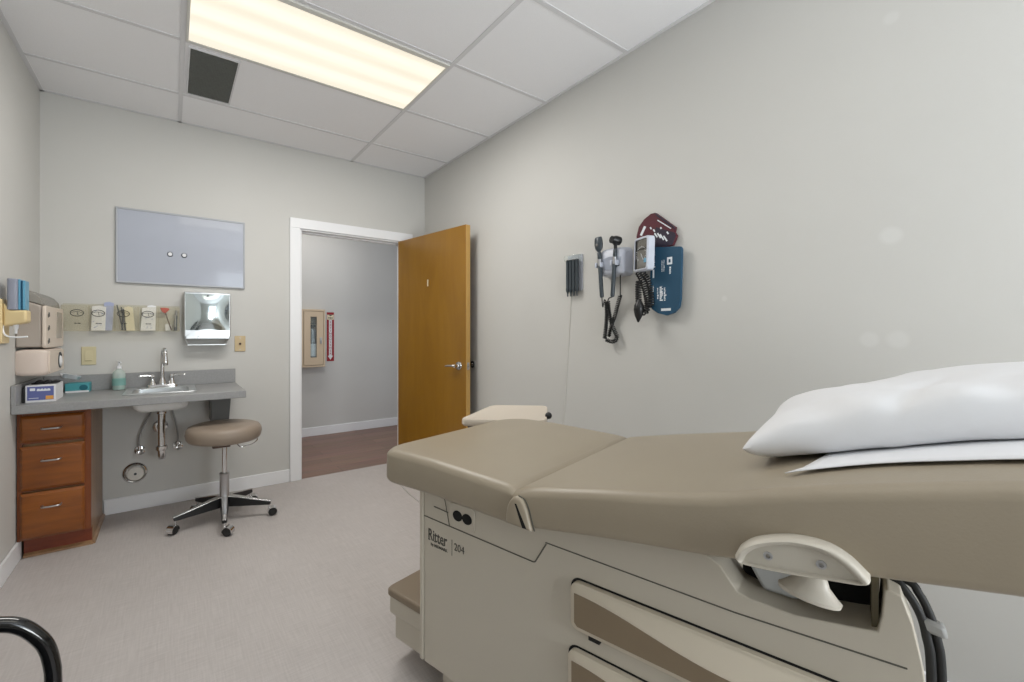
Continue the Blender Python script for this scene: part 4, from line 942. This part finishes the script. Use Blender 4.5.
# half-moon bracket on the cushion side
mo_ = [(-.474, .803), (-.4755, .811), (-.482, .824), (-.50, .842), (-.529, .857), (-.561, .866), (-.597, .865), (-.622, .852), (-.640, .833), (-.644, .826), (-.637, .822), (-.597, .815), (-.549, .806), (-.509, .801), (-.481, .799)]
mo = [(q.x, q.y) for q in cr([(a_, .804+(b_-.804)*.9) for a_, b_ in mo_], 4, True)]
cm = (-.555, .818)
def sc(P, k, dz=0): return [(cm[0]+(s-cm[0])*k, cm[1]+(z-cm[1])*k+dz) for s, z in P]
b = MB(); b.rings([[(-.004-d, s, z) for s, z in sc(mo, k, dz)] for d, k, dz in ((-.01, 1, 0), (.018, 1, 0), (.024, .985, -.001), (.027, .95, -.002), (.026, .90, -.004), (.017, .85, -.006))]); br = build('hinge_bracket', b, 'brackcream', TB, ang=60)
for s, z in ((-.520, .819), (-.588, .828)): build('screw', MB().lathe([(.007, 0), (.0065, .002), (.0035, .0022), (.003, .0005)], (-.0205, s, z), (-1, 0, 0), 14), 'satin', br)
b = MB(); b.lathe([(.021, .022), (.019, 0), (.0195, -.012), (.025, -.026), (.037, -.039), (.043, -.044), (.042, -.050), (.0, -.052)], (.042, -.575, .795), (.05, -.12, 1), 28, .6, 1); build('release_knob', b, 'brackcream', TB)
# hoses at the head end
for dt, ds in ((0, 0), (.006, -.017)):
    b = MB(); b.tube(cr([(.16+dt, -.60, .782), (.15+dt, -.672+ds, .768), (.145+dt, -.692+ds*.9, .752), (.142+dt, -.708+ds*.7, .722), (.14+dt, -.715+ds*.7, .69), (.14+dt, -.72+ds*.7, .64), (.14+dt, -.722+ds*.8, .45), (.15+dt, -.73+ds, .14)], 6), .0062, 10); build('power_hose', b, 'rubber', TB)
build('cable_tie', MB().prism([(.135, -.706, .722), (.135, -.736, .716), (.135, -.740, .695), (.135, -.710, .699)], (.022, 0, 0)), 'mediumgrey', TB, bevel=.006)
# step at the foot end
b = MB(); b.prism([(x, .45, z) for x, z in ((.125, .175), (.125, .238), (.595, .238), (.595, .175), (.57, .168), (.57, .07), (.15, .07), (.15, .168))], (0, .195, 0)); st = build('step', b, 'shell', TB, bevel=.008, seg=3)
build('step_pad', cushion(.45, .655, .118, .602, (.0, .02), (.0, .02), [(0, .266)], [(0, .2385)], .01, .001), 'vinyldark', TB, ang=80)
build('hanging_cord', MB().tube(cr([(.05, .50, .722), (.06, .51, .69), (.085, .49, .65), (.10, .45, .625)], 6), .0012, 6), 'cord', TB)

# pillow and paper sheet (laid on the raised back)
def tw(t_, s_, z_):
    ct, sn = math.cos(TH), math.sin(TH); return V((O.x+t_*ct-s_*sn, O.y+t_*sn+s_*ct, z_))
b = MB(); P = []; nu, nv = 26, 18
for i in range(nu+1):
    for j in range(nv+1):
        u = i/nu; v = j/nv; s_ = -.548-.52*u; edge = .078+.04*math.sin(min(1, u*4)*PI/2)-.030*u
        s_ -= .16*v*(1-u)**3
        tt = edge+(.60-edge)*v
        if v < .0001: s_ += .015*(1-min(1, u*6))
        P.append(tw(tt, s_, interp(BACKTOP, s_)+.0085))
b.add(P, [(i*(nv+1)+j, i*(nv+1)+j+1, (i+1)*(nv+1)+j+1, (i+1)*(nv+1)+j) for i in range(nu) for j in range(nv)])
sh = solo('paper_sheet', b, 'sheet', tw(.35, -.8, .99), 'white paper sheet spread under the pillow on the exam table', 'sheet')
md = sh.modifiers.new('thick', 'SOLIDIFY'); md.thickness = .0015; md.offset = 1
b = MB(); top = []; botm = []; nu, nv = 64, 40
ps0, ps1, pt0, pt1 = -.45, -1.11, .145, .64
def pil(i, j):
    u = 2*i/nu-1; v = 2*j/nv-1
    pin = 1-.075*(1-abs(v)**2)*abs(u)**6; pinv = 1-.09*(1-abs(u)**2)*abs(v)**6
    s_ = (ps0+ps1)/2+(ps1-ps0)/2*u*pin; t_ = (pt0+pt1)/2+(pt1-pt0)/2*v*pinv
    p_ = max(0, (1-abs(u)**4.2))**.38*max(0, (1-abs(v)**3.2))**.42
    t_ += .09*(u+1)/2*(1-v)/2
    return s_, t_, p_, u, v
for up in (1, 0):
    lst = []
    for i in range(nu+1):
        for j in range(nv+1):
            s_, t_, p_, u, v = pil(i, j)
            base = interp(BACKTOP, s_); corner = (abs(u)*abs(v))**4
            mid = base+.046+.004*corner
            wr = .006*math.sin(7*u+3*v)*p_+.020*math.exp(-((u+.02-.3*v)/.05)**2)*p_*max(0, -v)*(-1)+.012*math.exp(-((u-.16-.2*v)/.09)**2)*p_*max(0, -v)+.005*math.sin(18*u+5*v+1)*(abs(v) > .55)*p_
            if up: z = mid+(.070*p_+wr*.8)
            else: z = max(base+.0125, mid-.052*p_+wr*.4)
            lst.append(tw(t_, s_, z))
    if up: top = lst
    else: botm = lst
n1 = nv+1; o2 = len(top)
b.add(top+botm, [(i*n1+j, i*n1+j+1, (i+1)*n1+j+1, (i+1)*n1+j) for i in range(nu) for j in range(nv)]+[(o2+i*n1+j, o2+(i+1)*n1+j, o2+(i+1)*n1+j+1, o2+i*n1+j+1) for i in range(nu) for j in range(nv)])
solo('pillow', b, 'pillow', tw(.47, -.76, 1.0), 'white pillow lying on the raised end of the exam table', 'pillow', ang=75, weld=.0008, sub=1)

# ------------------------------------------------------------------ instrument stand behind the table
t = thing('instrument_stand', 'cream topped instrument stand behind the foot end of the exam table', 'instrument stand', (1.36, 1.62, 0))
pl = [V((1.035, 1.635, 0)), V((1.395, 1.865, 0)), V((1.62, 1.68, 0)), V((1.335, 1.39, 0))]
def inset_poly(k, z): 
    c_ = sum(pl, V((0, 0, 0)))/4; P_ = [c_+(p-c_)*k for p in pl]; out = []
    for i in range(4):
        a, q, d = P_[i-1], P_[i], P_[(i+1) % 4]
        for u in range(6):
            f = u/5; p = (q+(a-q)*.13)*(1-f)**2+q*2*f*(1-f)+(q+(d-q)*.13)*f*f; out.append(V((p.x, p.y, z)))
    return out
zc = .79
b = MB(); b.rings([inset_poly(.97, zc-.022), inset_poly(1, zc-.014), inset_poly(1, zc), inset_poly(.985, zc+.008), inset_poly(.95, zc+.006)]); build('tray_top', b, 'beige', t)
b = MB(); b.rings([inset_poly(.88, zc-.05), inset_poly(.9, zc-.0225)]); build('under_tray', b, 'black', t)
build('pole', MB().cyl((1.36, 1.64, .09), (1.36, 1.64, zc-.05), .018), 'chrome', t)
b = MB()
for k in range(4):
    a = PI/4+k*PI/2; b.obox((1.36+.12*math.cos(a), 1.64+.12*math.sin(a), .075), (math.cos(a), math.sin(a), 0), (-math.sin(a), math.cos(a), 0), (0, 0, 1), .13, .016, .014)
build('base', b, 'beige', t, bevel=.004)
for k in range(4):
    a = PI/4+k*PI/2; b = MB(); px, py = 1.36+.235*math.cos(a), 1.64+.235*math.sin(a); b.cyl((px, py, .04), (px, py, .07), .007); b.lathe([(.02, -.009), (.026, -.006), (.026, .006), (.02, .009)], (px, py, .0265), (-math.sin(a), math.cos(a), 0), 18); build('caster', b, 'rubber', t)
b = MB(); b.ball((1.415, 1.462, zc+.011), .016, 16); b.cyl((1.40, 1.475, zc-.01), (1.413, 1.463, zc+.004), .007); build('knob', b, 'black', t)

# ------------------------------------------------------------------ guest chair at the left wall (only an arm in view)
CHX, CHY = -.40, .83
t = thing('guest_chair', 'black tubular guest chair, its arm in the lower left corner', 'chair', (CHX, CHY, 0))
for y in (1.10, .56):
    b = MB(); fp_ = [(-.165, y, .012), (-.172, y, .3), (-.177, y, .53), (-.179, y, .575), (-.187, y, .613), (-.204, y, .643), (-.223, y, .663), (-.247, y, .674), (-.30, y, .688), (-.4, y, .70), (-.51, y, .70)]
    b.tube(cr(fp_, 6), .0125, 14); build('arm', b, 'blackgloss', t)
    b = MB(); b.tube([(-.59, y, .012), (-.55, y, .4), (-.505, y, .70), (-.49, y, .86)], .011, 12); build('rear_leg', b, 'blackgloss', t)
b = MB(); b.rings([[(x, yy_, z) for x, yy_ in rrect(-.57+i, -.14-i, .585+i, 1.075-i, .05, 5)] for z, i in ((.41, .02), (.425, 0), (.455, 0), (.475, .02))]); build('seat', b, 'seatblack', t)
b = MB(); b.rings([[(x-.06*(z-.5), yy_, z) for yy_, z in rrect(.6+i, 1.06-i, .52+i, .88-i, .05, 5)] for x, i in ((-.50, .02), (-.515, 0), (-.535, 0), (-.55, .02))]); build('backrest', b, 'seatblack', t)
b = MB(); b.tube([(-.165, .56, .40), (-.165, 1.10, .40)], .010, 10).tube([(-.55, .56, .40), (-.55, 1.10, .40)], .010, 10).tube([(-.165, 1.10, .40), (-.55, 1.10, .40)], .01, 10).tube([(-.165, .56, .40), (-.55, .56, .40)], .01, 10); build('seat_frame', b, 'blackgloss', t)

# ------------------------------------------------------------------ light
LAMPS[0].energy = 26; LAMPS[1].energy = 3
def area(name, loc, rot, sx_, sy_, e_, col):
    li = bpy.data.lights.new(name, 'AREA'); li.shape = 'RECTANGLE'; li.size = sx_; li.size_y = sy_; li.energy = e_; li.color = col
    o = bpy.data.objects.new(name, li); C.objects.link(o); o.location = loc; o.rotation_euler = rot; return o
area('window_daylight', ((WX0+WX1)/2, F_-.2, (WZ0+WZ1)/2), (PI/2, 0, 0), 1.2, 1.7, 28, (.95, .97, 1))
area('added_ceiling_fill', ((WX0+WX1)/2, F_-.1, WZ0+.5), (PI/2+math.radians(48), 0, 0), 1.2, .9, 50, (1, .99, .975))  # added fill, tilted up from the window to brighten the ceiling
area('hall_lamp', (1.0, 4.5, H-.02), (0, 0, 0), 1.2, .5, 13, (1, .98, .95))
wd = bpy.data.worlds.new('world'); S.world = wd; wd.use_nodes = True
wd.node_tree.nodes['Background'].inputs[0].default_value = (.75, .85, 1, 1); wd.node_tree.nodes['Background'].inputs[1].default_value = 1.0

# ------------------------------------------------------------------ camera
cam = bpy.data.cameras.new('camera'); co = bpy.data.objects.new('camera', cam); C.objects.link(co)
co.location = (0, 0, 1.18); co.rotation_euler = (PI/2, 0, -.611)
cam.sensor_width = 36; cam.lens = 438/1024*36; cam.shift_x = 33.3/1024; cam.shift_y = -8/1024; cam.clip_start = .05
S.camera = co
S.view_settings.view_transform = 'Standard'; S.view_settings.look = 'None'; S.view_settings.gamma = 1; S.view_settings.use_curve_mapping = False
S.view_settings.exposure = 0.0
S.cycles.use_denoising = True
S.cycles.max_bounces = 10; S.cycles.transparent_max_bounces = 16
